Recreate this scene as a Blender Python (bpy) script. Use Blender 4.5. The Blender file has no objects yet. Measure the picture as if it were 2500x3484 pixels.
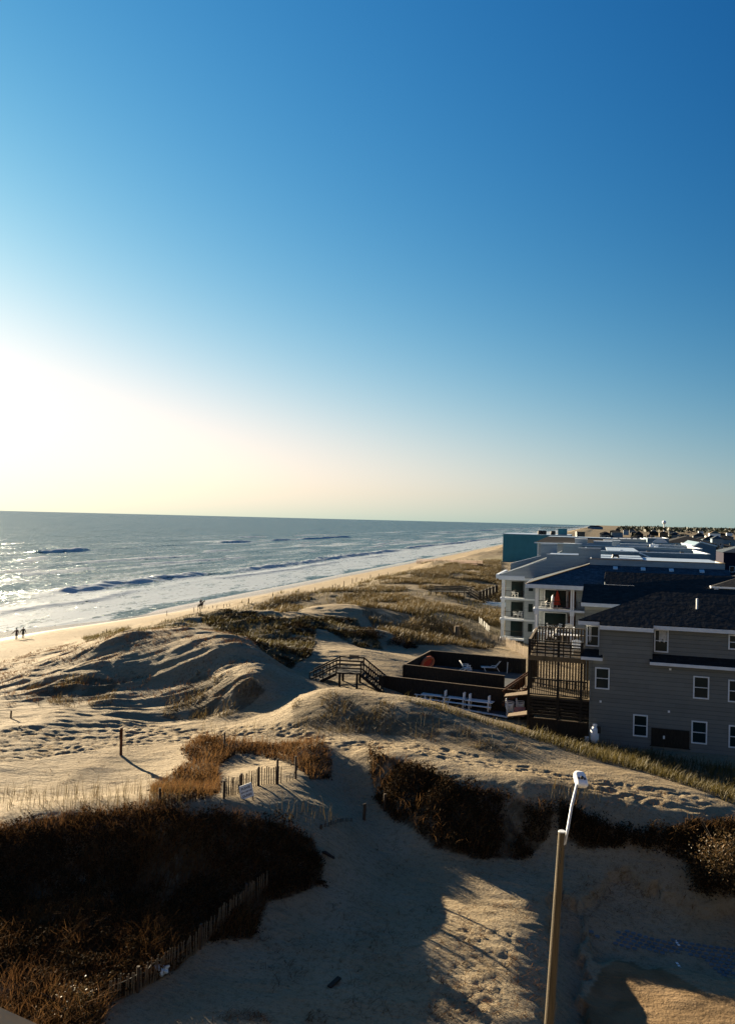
import bpy, bmesh, math, random
import numpy as np
from mathutils import Vector, Matrix
R = math.radians
# ------------------------------------------------------------------ camera
CAM_H = 22.0
F_PX, CX, CY = 2650.0, 1250.0, 1742.0          # photograph is 2500 x 3484
ROLL, PITCH = R(1.40), R(0.553)
scene = bpy.context.scene
col = scene.collection
cam_data = bpy.data.cameras.new("camera")
cam = bpy.data.objects.new("camera", cam_data)
col.objects.link(cam)
cam_data.sensor_fit = 'VERTICAL'
cam_data.angle = 2 * math.atan(3484 / 2 / F_PX)
cam_data.clip_start = 0.2
cam_data.clip_end = 120000
FW = Vector((0, math.cos(PITCH), math.sin(PITCH)))
R0 = Vector((1, 0, 0)); U0 = Vector((0, -math.sin(PITCH), math.cos(PITCH)))
RT = R0 * math.cos(ROLL) + U0 * math.sin(ROLL)
UP = -R0 * math.sin(ROLL) + U0 * math.cos(ROLL)
M3 = Matrix((RT, UP, -FW)).transposed()
cam.matrix_world = Matrix.Translation((0, 0, CAM_H)) @ M3.to_4x4()
scene.camera = cam
# ------------------------------------------------------------------ sky and sun
SUN_AZ, SUN_EL = R(-40), R(13)                 # azimuth from +Y towards +X
world = bpy.data.worlds.new("World"); scene.world = world
world.use_nodes = True
wn = world.node_tree; wn.nodes.clear()
sky = wn.nodes.new('ShaderNodeTexSky'); sky.sky_type = 'NISHITA'
sky.sun_disc = False
sky.sun_elevation = SUN_EL; sky.sun_rotation = SUN_AZ % (2 * math.pi)
sky.altitude = 0; sky.air_density = 1.0; sky.dust_density = 0.7; sky.ozone_density = 4.0
def wmath(op, a, b_=None):
    n = wn.nodes.new('ShaderNodeMath'); n.operation = op
    for _i, _q in enumerate((a, b_)):
        if isinstance(_q, (int, float)): n.inputs[_i].default_value = _q
        elif _q is not None: wn.links.new(_q, n.inputs[_i])
    return n.outputs[0]
tcw = wn.nodes.new('ShaderNodeTexCoord'); sxyz = wn.nodes.new('ShaderNodeSeparateXYZ')
wn.links.new(tcw.outputs['Generated'], sxyz.inputs[0])
zup = wmath('MAXIMUM', sxyz.outputs[2], 0.0)
low = wmath('POWER', 2.71828, wmath('MULTIPLY', zup, -1 / .06))       # thin pale air low over the horizon
mid = wmath('POWER', 2.71828, wmath('MULTIPLY', zup, -1 / .25))
sep = wn.nodes.new('ShaderNodeSeparateColor'); com = wn.nodes.new('ShaderNodeCombineColor')
zs = wn.nodes.new('ShaderNodeCombineXYZ'); wn.links.new(sxyz.outputs[0], zs.inputs[0]); wn.links.new(sxyz.outputs[1], zs.inputs[1])
wn.links.new(wmath('MAXIMUM', sxyz.outputs[2], 0.035), zs.inputs[2]); wn.links.new(zs.outputs[0], sky.inputs[0])
wn.links.new(sky.outputs[0], sep.inputs[0])
toward = wn.nodes.new('ShaderNodeVectorMath'); toward.operation = 'DOT_PRODUCT'        # brighter towards the sun
wn.links.new(tcw.outputs['Generated'], toward.inputs[0])
toward.inputs[1].default_value = (math.sin(SUN_AZ) * math.cos(SUN_EL), math.cos(SUN_AZ) * math.cos(SUN_EL), math.sin(SUN_EL))
for _ch, (g, k0, k1, k2, k3, k4, top) in enumerate(((.54, -4.58, -.82, 4.839, 2.90, -2.1, 6.0), (.45, -1.77, -.22, 1.811, 1.60, -.95, 6.0), (.36, -.53, -.05, .612, 1.03, -.60, 6.0))):
    e = wmath('ADD', wmath('ADD', wmath('ADD', wmath('MULTIPLY', low, k1), wmath('MULTIPLY', mid, k2)), k0), wmath('MULTIPLY', wmath('MAXIMUM', toward.outputs['Value'], 0.36), wmath('ADD', wmath('MULTIPLY', low, k4), k3)))
    c = wmath('MULTIPLY', wmath('POWER', sep.outputs[_ch], g), wmath('POWER', 2.71828, e))
    soft = wmath('POWER', wmath('ADD', wmath('POWER', wmath('DIVIDE', c, top), 3.0), 1.0), 1 / 3)      # gentle shoulder round the sun
    wn.links.new(wmath('DIVIDE', c, soft), com.inputs[_ch])
bg = wn.nodes.new('ShaderNodeBackground'); bg.inputs[1].default_value = 0.05
wo = wn.nodes.new('ShaderNodeOutputWorld')
wn.links.new(com.outputs[0], bg.inputs[0]); wn.links.new(bg.outputs[0], wo.inputs[0])
sd = bpy.data.lights.new("sun", 'SUN'); sd.energy = 5.0; sd.angle = R(0.55); sd.color = (1.0, 0.825, 0.57)
sun = bpy.data.objects.new("sun", sd); col.objects.link(sun)
sdir = Vector((math.sin(SUN_AZ) * math.cos(SUN_EL), math.cos(SUN_AZ) * math.cos(SUN_EL), math.sin(SUN_EL)))
sun.rotation_euler = sdir.to_track_quat('Z', 'Y').to_euler()
sun.location = (-60, 60, 60)
scene.view_settings.view_transform = 'Standard'; scene.view_settings.look = 'None'
scene.view_settings.exposure = 2.25; scene.view_settings.gamma = 1.0
scene.view_settings.use_curve_mapping = False
scene.cycles.max_bounces = 6; scene.cycles.diffuse_bounces = 3
random.seed(7); rng = np.random.default_rng(7)
# ------------------------------------------------------------------ frames: t = inland from the camera, s = along the coast
AXA = R(16.44); CA, SA = math.cos(AXA), math.sin(AXA)
def W(t, s, z=0.0): return Vector((CA * t + SA * s, -SA * t + CA * s, z))
def TS(X, Y): return CA * X - SA * Y, SA * X + CA * Y
def rayd(u, v):                                  # u, v in the photograph's full pixels
    return FW + RT * ((u - CX) / F_PX) + UP * ((CY - v) / F_PX)
def on_z(u, v, z):
    d = rayd(u, v); k = (z - CAM_H) / d.z
    return Vector((0, 0, CAM_H)) + d * k
D = 2500 / 1627.0                                # reading scale of the measurements below
# ------------------------------------------------------------------ numpy value noise
def _hash(ix, iy, seed):
    n = (ix.astype(np.int64) * 374761393 + iy.astype(np.int64) * 668265263 + seed * 974634777) & 0x7fffffff
    n = ((n ^ (n >> 13)) * 1274126177) & 0x7fffffff
    return ((n ^ (n >> 16)) & 0xffff) / 65535.0
def vnoise(x, y, seed=0):
    x = np.asarray(x, float); y = np.asarray(y, float)
    ix, iy = np.floor(x), np.floor(y); fx, fy = x - ix, y - iy
    fx = fx * fx * fx * (fx * (fx * 6 - 15) + 10); fy = fy * fy * fy * (fy * (fy * 6 - 15) + 10)
    a = _hash(ix, iy, seed); b = _hash(ix + 1, iy, seed); c = _hash(ix, iy + 1, seed); d = _hash(ix + 1, iy + 1, seed)
    return (a + (b - a) * fx + (c - a) * fy + (a - b - c + d) * fx * fy) * 2 - 1
def fbm(x, y, seed=0, octv=4, gain=0.5):
    s = 0; a = 1.0; n = 0
    for i in range(octv):
        s = s + a * vnoise(x * 2 ** i + 17.3 * i, y * 2 ** i - 9.1 * i, seed + i); n += a; a *= gain
    return s / n
def sstep(a, b, x):
    k = np.clip((x - a) / (b - a), 0, 1); return k * k * (3 - 2 * k)
# ------------------------------------------------------------------ terrain heights
CP = """
0,2200,5.3 0,1950,6 0,1825,7.5 150,1800,7.8 300,1785,8.2 430,1776,8.4 520,1776,8.3 600,1788,7.5 680,1824,6.8 712,1870,6.4 715,1940,5.6 690,2000,5.3
150,1940,6 300,1930,6.3 450,1930,6.5 600,1920,6.2 300,2050,5.6 150,2080,5.5 0,2080,5.5 450,2040,5.7 560,2050,5.3 250,2200,5.2 380,2150,5.2 450,2100,5.15
600,2120,5 820,2050,5 820,1950,5.1 1000,1950,5 820,1880,5.3 800,1800,6 780,1730,6.8 770,1670,7.6 760,1640,8
620,2250,5 900,2250,5 1150,2250,4.95 1150,2050,5 1200,1950,5.1 1000,2150,5 1203,2060,4.95 1207,2150,4.95 1190,2250,4.9
1275,2260,3.7 1300,2200,3.6 1400,2150,3.9 1500,2200,3.95 1627,2200,4.0 1500,2060,3.95 1627,2080,4.0 1340,2070,3.9 1265,2130,3.9 1450,2000,4.5 1600,1960,5.2 1500,1930,5.5 1300,1930,5.3 1245,1990,4.9 1610,2020,4.5 1300,2000,4.7 1255,2060,4.2
810,1650,8.3 860,1670,8.3 950,1690,8.2 1000,1700,8.1 1080,1725,8 1150,1745,7.9 1200,1770,7.6 1230,1790,7.2 1260,1770,7.6 1320,1770,7.6 1400,1780,7.5 1480,1800,7.3 1560,1815,7.2
830,1760,6.4 860,1820,5.8 950,1880,5.4 1050,1910,5.25 1150,1910,5.25 1200,1880,5.5 1300,1900,5.5 1400,1900,5.7 1500,1890,6 1600,1880,6.3 950,1790,6.8 1100,1800,6.7
900,1650,8 1000,1670,8 1100,1690,7.9 1200,1710,7.8 1300,1730,7.7 1400,1745,7.6 1500,1770,7.5 1560,1785,7.4
640,1560,8.4 690,1535,9.3 720,1525,9.6 780,1528,9.7 850,1545,9.6 900,1560,9.5 1000,1590,9.0 1100,1625,8.6 1200,1655,8.2 1300,1690,7.9 1400,1715,7.8 1500,1745,7.6 650,1620,7.6 750,1630,7.8 850,1640,7.9
1400,1690,6.4 1250,1640,6.3 1500,1720,6.3 1600,1745,6.3
200,1700,6.2 350,1690,6.3 100,1650,6.2 300,1620,6.4 100,1600,6.5 0,1600,6.3 0,1700,6 0,1770,5.9 200,1760,6 350,1755,6.4
420,1700,7.0 450,1650,7.1 560,1640,7.3 680,1650,7.6 495,1765,7.5 530,1750,7.6 570,1740,7.7 615,1735,7.7 660,1725,7.6 650,1760,7.55 700,1780,7.3 740,1805,6.95 640,1690,7.6 560,1690,7 690,1640,8.1
420,1390,11.2 350,1400,10.8 250,1420,9.8 500,1410,11.1 560,1430,10.7 560,1500,9.4 600,1510,9.0 640,1530,8.3 300,1500,7.8 300,1560,6.7 450,1500,8.5 450,1570,6.9 100,1500,7 100,1560,6.6 0,1500,6 560,1560,7.6 560,1600,7.4 620,1580,7.8
0,1440,3.5 100,1420,3.5 200,1405,3.5 300,1385,4 0,1470,4.5 150,1440,6
600,1460,9 650,1490,8.5 700,1500,8.3 720,1510,7.9 800,1440,9 850,1475,8.4 890,1500,8
440,1362,9.0 500,1354,9.5 600,1358,9.8 445,1349,3.2 520,1338,4.5 400,1362,3.4 330,1376,3.2 640,1375,9.5 560,1400,8.5 600,1430,8 740,1340,9.5 780,1345,9.6 830,1390,8.5 800,1400,7.5 700,1370,9 850,1430,7
950,1400,6.5 1050,1400,6 950,1330,7 1000,1290,8 900,1300,8 1080,1300,6 1100,1420,5 1000,1430,6.6
"""
CPW = [(-24, 112, 6.3), (-27, 126, 4.3), (-15, 112, 7), (-35, 112, 4.8), (-18, 128, 5.2), (-42, 120, 3.6), (6, 66, 6.4), (14, 62, 6.3), (10, 72, 6.4), (16, 76, 6.2), (2, 62, 7.2), (22, 55, 6.2), (26, 66, 6), (20, 85, 5.6),
       (22, 102, 5.2), (40, 60, 6), (45, 90, 5), (-70, 30, 5), (-60, 60, 4), (0, 15, 5), (-20, 15, 5.2), (14, 12, 3.6), (30, 20, 3.6),
       (40, 38, 4.5), (33, 40, 6), (35, 47, 6.5), (-40, 38, 6), (8, 18, 4.9)]
def profile(t):
    return np.interp(t, [-400, -120, -95, -69, -58, -48, -30, -14, 0, 200, 3000, 9000], [-9, -1.1, 0, 3, 5.6, 6.6, 6.6, 5.2, 5, 4.2, 3.5, 3.5])
_c = []
for tok in CP.split():
    u, v, z = map(float, tok.split(','))
    p = on_z(u * D, v * D, z); _c.append((p.x, p.y, z))
_c = np.array(_c + CPW)
_ang = np.linspace(0, 2 * math.pi, 28, endpoint=False)
for a in _ang:
    for rr in (1.0, 1.25):
        X, Y = 105 * rr * math.cos(a) - 2, 62 + 112 * rr * math.sin(a)
        t_, s_ = TS(X, Y); _c = np.vstack([_c, (X, Y, float(profile(t_)))])
_ct, _cs = TS(_c[:, 0], _c[:, 1])
_res = _c[:, 2] - profile(_ct)
def _phi(d2): return 0.5 * d2 * np.log(d2 + 1e-9)
_n = len(_c)
_A = np.zeros((_n + 3, _n + 3))
_d2 = (_ct[:, None] - _ct) ** 2 + (_cs[:, None] - _cs) ** 2
_A[:_n, :_n] = _phi(_d2) + np.eye(_n) * 2.0
_P = np.stack([np.ones(_n), _ct, _cs], 1); _A[:_n, _n:] = _P; _A[_n:, :_n] = _P.T
_w = np.linalg.solve(_A, np.concatenate([_res, np.zeros(3)]))
def base_h(t, s):
    """smooth dune height, before small relief (t, s arrays)"""
    t = np.asarray(t, float); s = np.asarray(s, float); sh = t.shape
    t = t.ravel(); s = s.ravel(); out = profile(t)
    X, Y = CA * t + SA * s, -SA * t + CA * s
    rad = np.sqrt(((X + 2) / 105) ** 2 + ((Y - 62) / 112) ** 2)
    idx = np.nonzero(rad < 1.2)[0]
    for k in range(0, len(idx), 20000):
        j = idx[k:k + 20000]
        d2 = (t[j, None] - _ct) ** 2 + (s[j, None] - _cs) ** 2
        r = _phi(d2) @ _w[:_n] + _w[_n] + _w[_n + 1] * t[j] + _w[_n + 2] * s[j]
        out[j] += r * (1 - sstep(0.98, 1.18, rad[j]))
    far = sstep(90, 150, Y) * sstep(-72, -60, t) * (1 - sstep(-22, -12, t))
    out += far * (1.5 * fbm(t / 22, s / 26, 5, 4) + 0.3)
    inl = sstep(150, 500, t) * sstep(300, 900, s)
    out += inl * 3.0 * fbm(t / 160, s / 160, 9, 4)
    return out.reshape(sh)
def _pz(txt, z):
    out = []
    for tok in txt.split():
        u, v = map(float, tok.split(',')); p = on_z(u * D, v * D, z); out.append(TS(p.x, p.y))
    return out
def in_poly(px, py, poly):
    c = np.zeros(px.shape, bool); n = len(poly)
    for i in range(n):
        x1, y1 = poly[i]; x2, y2 = poly[i - 1]
        cond = ((y1 > py) != (y2 > py))
        with np.errstate(divide='ignore', invalid='ignore'):
            xx = (x2 - x1) * (py - y1) / (y2 - y1 + 1e-12) + x1
        c ^= cond & (px < xx)
    return c
LEDGES = [(_pz("1385,1962 1440,1985 1500,1990 1560,2010 1600,2008 1645,2022 1645,2130 1330,2085 1285,2010 1330,1972", 4.5), .38),
          (_pz("1228,1985 1213,2050 1222,2100 1207,2160 1212,2210 1196,2270 1196,2340 1290,2340 1290,2010", 4.5), .45)]
def ledge_drop(t, s):
    d = np.zeros(t.shape)
    j = (s > 20) & (s < 50) & (t > -5) & (t < 30)
    if j.any():
        wt, ws = t[j] + .35 * vnoise(t[j] / .5, s[j] / .5, 801), s[j] + .35 * vnoise(t[j] / .5, s[j] / .5, 802)
        q = np.zeros(wt.shape)
        for poly, dz in LEDGES: q += dz * in_poly(wt, ws, poly)
        d[j] = q
    return d
def relief(t, s):
    """hummocks, wind ripples, blow-outs"""
    dune = sstep(-74, -60, t) * (1 - sstep(-4, 8, t) * sstep(56, 60, s)) * (1 - sstep(500, 900, s))
    X, Y = CA * t + SA * s, -SA * t + CA * s
    r = 0.10 * fbm(X / 5.5 + Y / 9, Y / 2.2, 21, 5, .55) + 0.04 * fbm(X / 1.1, Y / .5, 33, 3, .65)
    hill = sstep(52, 62, Y) * (1 - sstep(120, 200, Y)) * (1 - sstep(-12, 4, X)) * sstep(-78, -66, t)
    g = fbm(X / 16 + Y / 16, Y / 3.4 - X / 26, 44, 5, .58); h = fbm(X / 5, Y / 9, 46, 3)
    r = r + hill * ((.4 + .6 * sstep(-.3, .3, h)) * 0.55 * (1 - np.abs(g) * 2.2) - .18)
    return r * (0.15 + 0.85 * dune) - ledge_drop(t, s)
def height(t, s): 
    t = np.asarray(t, float); s = np.asarray(s, float)
    return base_h(t, s) + relief(t, s)
_gt = np.arange(-115, 45.01, 0.4); _gs = np.arange(8, 320.01, 0.4)
_GT, _GS = np.meshgrid(_gt, _gs, indexing='ij')
_GH = height(_GT, _GS)
def hgt(t, s):                                    # bilinear lookup for placing things
    t = np.asarray(t, float); s = np.asarray(s, float)
    a = np.clip((t + 115) / 0.4, 0, len(_gt) - 1.001); b = np.clip((s - 8) / 0.4, 0, len(_gs) - 1.001)
    i, j = a.astype(int), b.astype(int); fa, fb = a - i, b - j
    return (_GH[i, j] * (1 - fa) * (1 - fb) + _GH[i + 1, j] * fa * (1 - fb) + _GH[i, j + 1] * (1 - fa) * fb + _GH[i + 1, j + 1] * fa * fb)
def hit(u, v):
    """where the line of sight through a photograph pixel meets the ground (world X, Y, z)"""
    d = rayd(u * D, v * D)
    k = np.arange(18, 420, 0.12); X = d.x * k; Y = d.y * k; Z = CAM_H + d.z * k
    t, s = TS(X, Y); h = hgt(t, s)
    i = int(np.argmax(Z < h)) if (Z < h).any() else len(k) - 1
    return Vector((X[i], Y[i], float(h[i])))
def ground(X, Y):
    t, s = TS(X, Y); return float(hgt(t, s))
def poly_ts(s):
    out = []
    for tok in s.split():
        u, v = map(float, tok.split(',')); p = hit(u, v); out.append(TS(p.x, p.y))
    return out
# ------------------------------------------------------------------ materials
def newmat(name):
    m = bpy.data.materials.new(name); m.use_nodes = True
    nt = m.node_tree; return m, nt, nt.nodes['Principled BSDF']
def mk(name, c, rough=0.7, spec=0.3, var=0.18, scale=6.0, bump=0.0, bscale=40.0, metal=0.0, stretch=None, trans=0.0, space='Object'):
    """plain material with a procedural variation of tone and a fine bump"""
    m, nt, b = newmat(name); N, L = nt.nodes, nt.links
    b.inputs['Roughness'].default_value = rough; b.inputs['Metallic'].default_value = metal
    b.inputs['Specular IOR Level'].default_value = spec
    tc = N.new('ShaderNodeTexCoord'); mp = N.new('ShaderNodeMapping')
    L.new(tc.outputs[space], mp.inputs[0])
    if stretch: mp.inputs['Scale'].default_value = stretch
    nz = N.new('ShaderNodeTexNoise'); nz.inputs['Scale'].default_value = scale; nz.inputs['Detail'].default_value = 6
    L.new(mp.outputs[0], nz.inputs['Vector'])
    mr = N.new('ShaderNodeMapRange'); mr.inputs[1].default_value = .3; mr.inputs[2].default_value = .7
    mr.inputs[3].default_value = 1 - var; mr.inputs[4].default_value = 1 + var
    L.new(nz.outputs[0], mr.inputs[0])
    mx = N.new('ShaderNodeMix'); mx.data_type = 'RGBA'; mx.blend_type = 'MULTIPLY'; mx.inputs[0].default_value = 1
    mx.inputs[6].default_value = (*c, 1); L.new(mr.outputs[0], mx.inputs[7]); L.new(mx.outputs[2], b.inputs['Base Color'])
    if bump:
        n2 = N.new('ShaderNodeTexNoise'); n2.inputs['Scale'].default_value = bscale; n2.inputs['Detail'].default_value = 4
        L.new(mp.outputs[0], n2.inputs['Vector'])
        bp = N.new('ShaderNodeBump'); bp.inputs['Strength'].default_value = bump; bp.inputs['Distance'].default_value = .02
        L.new(n2.outputs[0], bp.inputs['Height']); L.new(bp.outputs[0], b.inputs['Normal'])
    return m
def grid_mesh(name, tv, sv, zfun):
    T, S = np.meshgrid(tv, sv, indexing='ij'); Z = zfun(T, S)
    nt_, ns = len(tv), len(sv)
    co = np.stack([T, S, Z], -1).reshape(-1, 3)
    i = np.arange(nt_ * ns).reshape(nt_, ns)
    q = np.stack([i[:-1, :-1], i[1:, :-1], i[1:, 1:], i[:-1, 1:]], -1).reshape(-1, 4)
    me = bpy.data.meshes.new(name)
    me.vertices.add(len(co)); me.vertices.foreach_set('co', co.ravel())
    me.loops.add(q.size); me.loops.foreach_set('vertex_index', q.ravel())
    me.polygons.add(len(q)); me.polygons.foreach_set('loop_start', np.arange(0, q.size, 4)); 
    me.polygons.foreach_set('use_smooth', np.ones(len(q), bool))
    me.update(); me.validate()
    o = bpy.data.objects.new(name, me); col.objects.link(o)
    o.rotation_euler = (0, 0, -AXA)
    return o, T.ravel(), S.ravel(), Z.ravel()
def spacing(segs, start):
    out = [start]
    for end, step in segs:
        n = max(1, int(round((end - out[-1]) / step))); out += list(np.linspace(out[-1], end, n + 1)[1:])
    return np.array(out)
def geo(a, b, n): return list(np.geomspace(a, b, n))
def attr(o, name, vals):
    a = o.data.attributes.new(name, 'FLOAT', 'POINT'); a.data.foreach_set('value', np.asarray(vals, np.float32))
# ------------------------------------------------------------------ vegetation areas (traced on the photograph, laid on the ground)
VEG = {
 'slope': poly_ts("-60,1850 0,1835 150,1808 300,1796 390,1792 420,1812 560,1818 620,1826 690,1862 712,1905 712,1960 660,1985 590,2000 560,2080 455,2085 390,2150 250,2225 200,2330 0,2330 -60,2200"),
 'bank': poly_ts("815,1668 870,1680 960,1715 1020,1745 1110,1760 1180,1790 1225,1800 1215,1850 1160,1905 1050,1905 960,1880 900,1830 860,1810 830,1770"),
 'bank2': poly_ts("1235,1800 1260,1790 1330,1830 1420,1850 1480,1845 1560,1830 1640,1830 1640,2000 1560,1940 1490,1900 1400,1880 1290,1880 1235,1850"),
 'knoll': poly_ts("330,1790 340,1740 420,1690 400,1660 440,1635 520,1640 600,1650 700,1640 730,1660 735,1720 690,1730 640,1690 560,1670 520,1670 480,1700 490,1750 470,1775"),
 'hump': poly_ts("645,1560 700,1535 800,1540 900,1570 1000,1600 1100,1640 1200,1670 1100,1668 1000,1650 900,1630 760,1625 650,1610"),
 'yard': poly_ts("880,1548 1000,1572 1100,1605 1150,1620 1300,1645 1450,1670 1627,1705 1640,1790 1500,1735 1400,1705 1300,1680 1200,1645 1100,1615 1000,1582 900,1555"),
 'hollow': poly_ts("435,1362 520,1352 640,1372 700,1390 690,1450 620,1470 560,1425 470,1395"),
 'hollow2': poly_ts("640,1375 720,1365 790,1372 830,1400 850,1440 800,1435 720,1395"),
 'field': poly_ts("560,1345 700,1312 820,1285 900,1268 1000,1248 1108,1240 1112,1400 1090,1440 900,1430 860,1400 800,1350 740,1335 620,1360"),
 'hillA': poly_ts("60,1560 60,1520 150,1500 260,1510 250,1560 130,1570"),
 'hillB': poly_ts("360,1590 370,1540 440,1490 540,1500 590,1530 500,1590"),
}
def veg_mask(T, S, keys):
    m = np.zeros(T.shape, bool)
    for k in keys: m |= in_poly(T, S, VEG[k])
    return m
# tracks trodden into the sand
TRACKS = poly_ts("0,1618 300,1600 640,1600 760,1640 900,1645 1100,1685 1300,1725 1420,1735 1570,1770 1560,1810 1400,1775 1200,1720 1000,1685 760,1660 600,1625 300,1650 0,1690")
TRACKS2 = poly_ts("1010,2060 1140,2060 1120,2140 1100,2267 930,2267 960,2200 1000,2140")
def ground_z(T, S):
    sh = T.shape; t = T.ravel(); s = S.ravel()
    z = base_h(t, s) + relief(t, s)
    tr = in_poly(t, s, TRACKS); tr2 = in_poly(t, s, TRACKS2)
    j = np.nonzero(tr | tr2)[0]
    n = vnoise(t[j] / .30, s[j] / .22, 51); n2 = vnoise(t[j] / .62 + 7, s[j] / .19, 52)
    dens = sstep(-.25, .25, fbm(t[j] / 3, s[j] / 1.4, 53, 2))
    z[j] += -(0.065 * sstep(.10, .42, n) + 0.045 * sstep(.1, .5, n2) - 0.03 * sstep(.1, .5, -n)) * (0.5 + .5 * dens) * (1 + .35 * tr[j])
    return z.reshape(sh)
tv = np.array(spacing([(-110, 4), (-60, .7), (-34, .3), (-28, .16), (22, .13), (40, .3), (60, 1.2), (120, 6)], -420))
tv = np.concatenate([tv, geo(126, 60000, 45)])
sv = np.array(spacing([(20, 1.0), (26, .25), (58, .13), (75, .2), (120, .4), (200, .9), (400, 3), (900, 12)], -60))
sv = np.concatenate([[-4000, -800, -200], sv, geo(920, 60000, 45)])
terrain, gT, gS, gZ = grid_mesh("ground", tv, sv, ground_z)
terrain['kind'] = 'structure'
vegm = veg_mask(gT, gS, VEG.keys()).astype(float)
gX, gY = CA * gT + SA * gS, -SA * gT + CA * gS
thick = veg_mask(gT, gS, ['slope', 'bank', 'bank2', 'hollow', 'hollow2']).astype(float)
nz = fbm(gT / 1.6, gS / 1.6, 71, 4)
litter = np.clip(vegm * sstep(-.45, .15, nz) * .75 + thick * sstep(-.5, -.1, nz) * .6, 0, 1)
inland = sstep(30, 60, gT) * sstep(95, 160, gS)
far_shore = sstep(250, 420, gS) * sstep(-64, -56, gT)
litter = np.maximum(litter, np.maximum(inland, far_shore) * (0.7 + .3 * nz))
attr(terrain, 'litter', litter)
wet = 1 - sstep(-93, -83, gT + 2.2 * fbm(gS / 16, gT * 0 + 3, 81, 3))
attr(terrain, 'wet', wet * (gT < -60))
lot = in_poly(gT, gS, poly_ts("1330,2150 1400,2130 1560,2200 1640,2215 1640,2330 1250,2330 1290,2230")).astype(float)
attr(terrain, 'mud', lot)
def sand_material():
    m, nt, b = newmat('sand'); N, L = nt.nodes, nt.links
    tc = N.new('ShaderNodeTexCoord')
    def noise(scale, det=6, rough=.55, vec=None):
        n = N.new('ShaderNodeTexNoise'); n.inputs['Scale'].default_value = scale; n.inputs['Detail'].default_value = det
        n.inputs['Roughness'].default_value = rough; L.new(vec or tc.outputs['Object'], n.inputs['Vector']); return n.outputs[0]
    def ramp(a, lo, hi, o0=0., o1=1.):
        r = N.new('ShaderNodeMapRange'); L.new(a, r.inputs[0])
        for i, x in enumerate((lo, hi, o0, o1)): r.inputs[i + 1].default_value = x
        return r.outputs[0]
    def mix(f, a, c):
        x = N.new('ShaderNodeMix'); x.data_type = 'RGBA'
        if isinstance(f, float): x.inputs[0].default_value = f
        else: L.new(f, x.inputs[0])
        for i, q in ((6, a), (7, c)):
            if isinstance(q, tuple): x.inputs[i].default_value = (*q, 1)
            else: L.new(q, x.inputs[i])
        return x.outputs[2]
    def at(n):
        a = N.new('ShaderNodeAttribute'); a.attribute_name = n; return a.outputs['Fac']
    dry = mix(ramp(noise(.35), .35, .65), (.225, .174, .106), (.265, .212, .138))
    dry = mix(ramp(noise(4, 8, .7), .50, .68), dry, (.165, .118, .065)); dry = mix(ramp(noise(14, 4, .6), .60, .70), dry, (.09, .065, .038))
    soil = mix(ramp(noise(5), .35, .65), (.05, .036, .02), (.11, .085, .05))
    c = mix(at('litter'), dry, soil)
    c = mix(at('mud'), c, mix(ramp(noise(.8), .4, .6), (.13, .085, .043), (.185, .125, .068)))
    c = mix(at('wet'), c, (.15, .115, .075))
    L.new(c, b.inputs['Base Color'])
    L.new(ramp(at('wet'), 0, 1, .9, .12), b.inputs['Roughness'])
    L.new(ramp(at('wet'), 0, 1, .1, .6), b.inputs['Specular IOR Level'])
    h = N.new('ShaderNodeMath'); h.operation = 'ADD'; L.new(ramp(noise(7, 8, .65), 0, 1, 0, 1), h.inputs[0])
    mpw = N.new('ShaderNodeMapping'); mpw.inputs['Rotation'].default_value = (0, 0, .5); mpw.inputs['Scale'].default_value = (.55, 2.6, 1); L.new(tc.outputs['Object'], mpw.inputs[0])
    L.new(ramp(noise(1.5, 5, .6, mpw.outputs[0]), 0, 1, 0, 1.3), h.inputs[1])         # wind-drawn streaks
    hh = N.new('ShaderNodeMath'); hh.operation = 'MULTIPLY'; L.new(h.outputs[0], hh.inputs[0]); L.new(ramp(at('wet'), 0, 1, 1, .02), hh.inputs[1])
    bp = N.new('ShaderNodeBump'); bp.inputs['Strength'].default_value = .7; bp.inputs['Distance'].default_value = .18
    L.new(hh.outputs[0], bp.inputs['Height']); L.new(bp.outputs[0], b.inputs['Normal'])
    return m
terrain.data.materials.append(sand_material())
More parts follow.
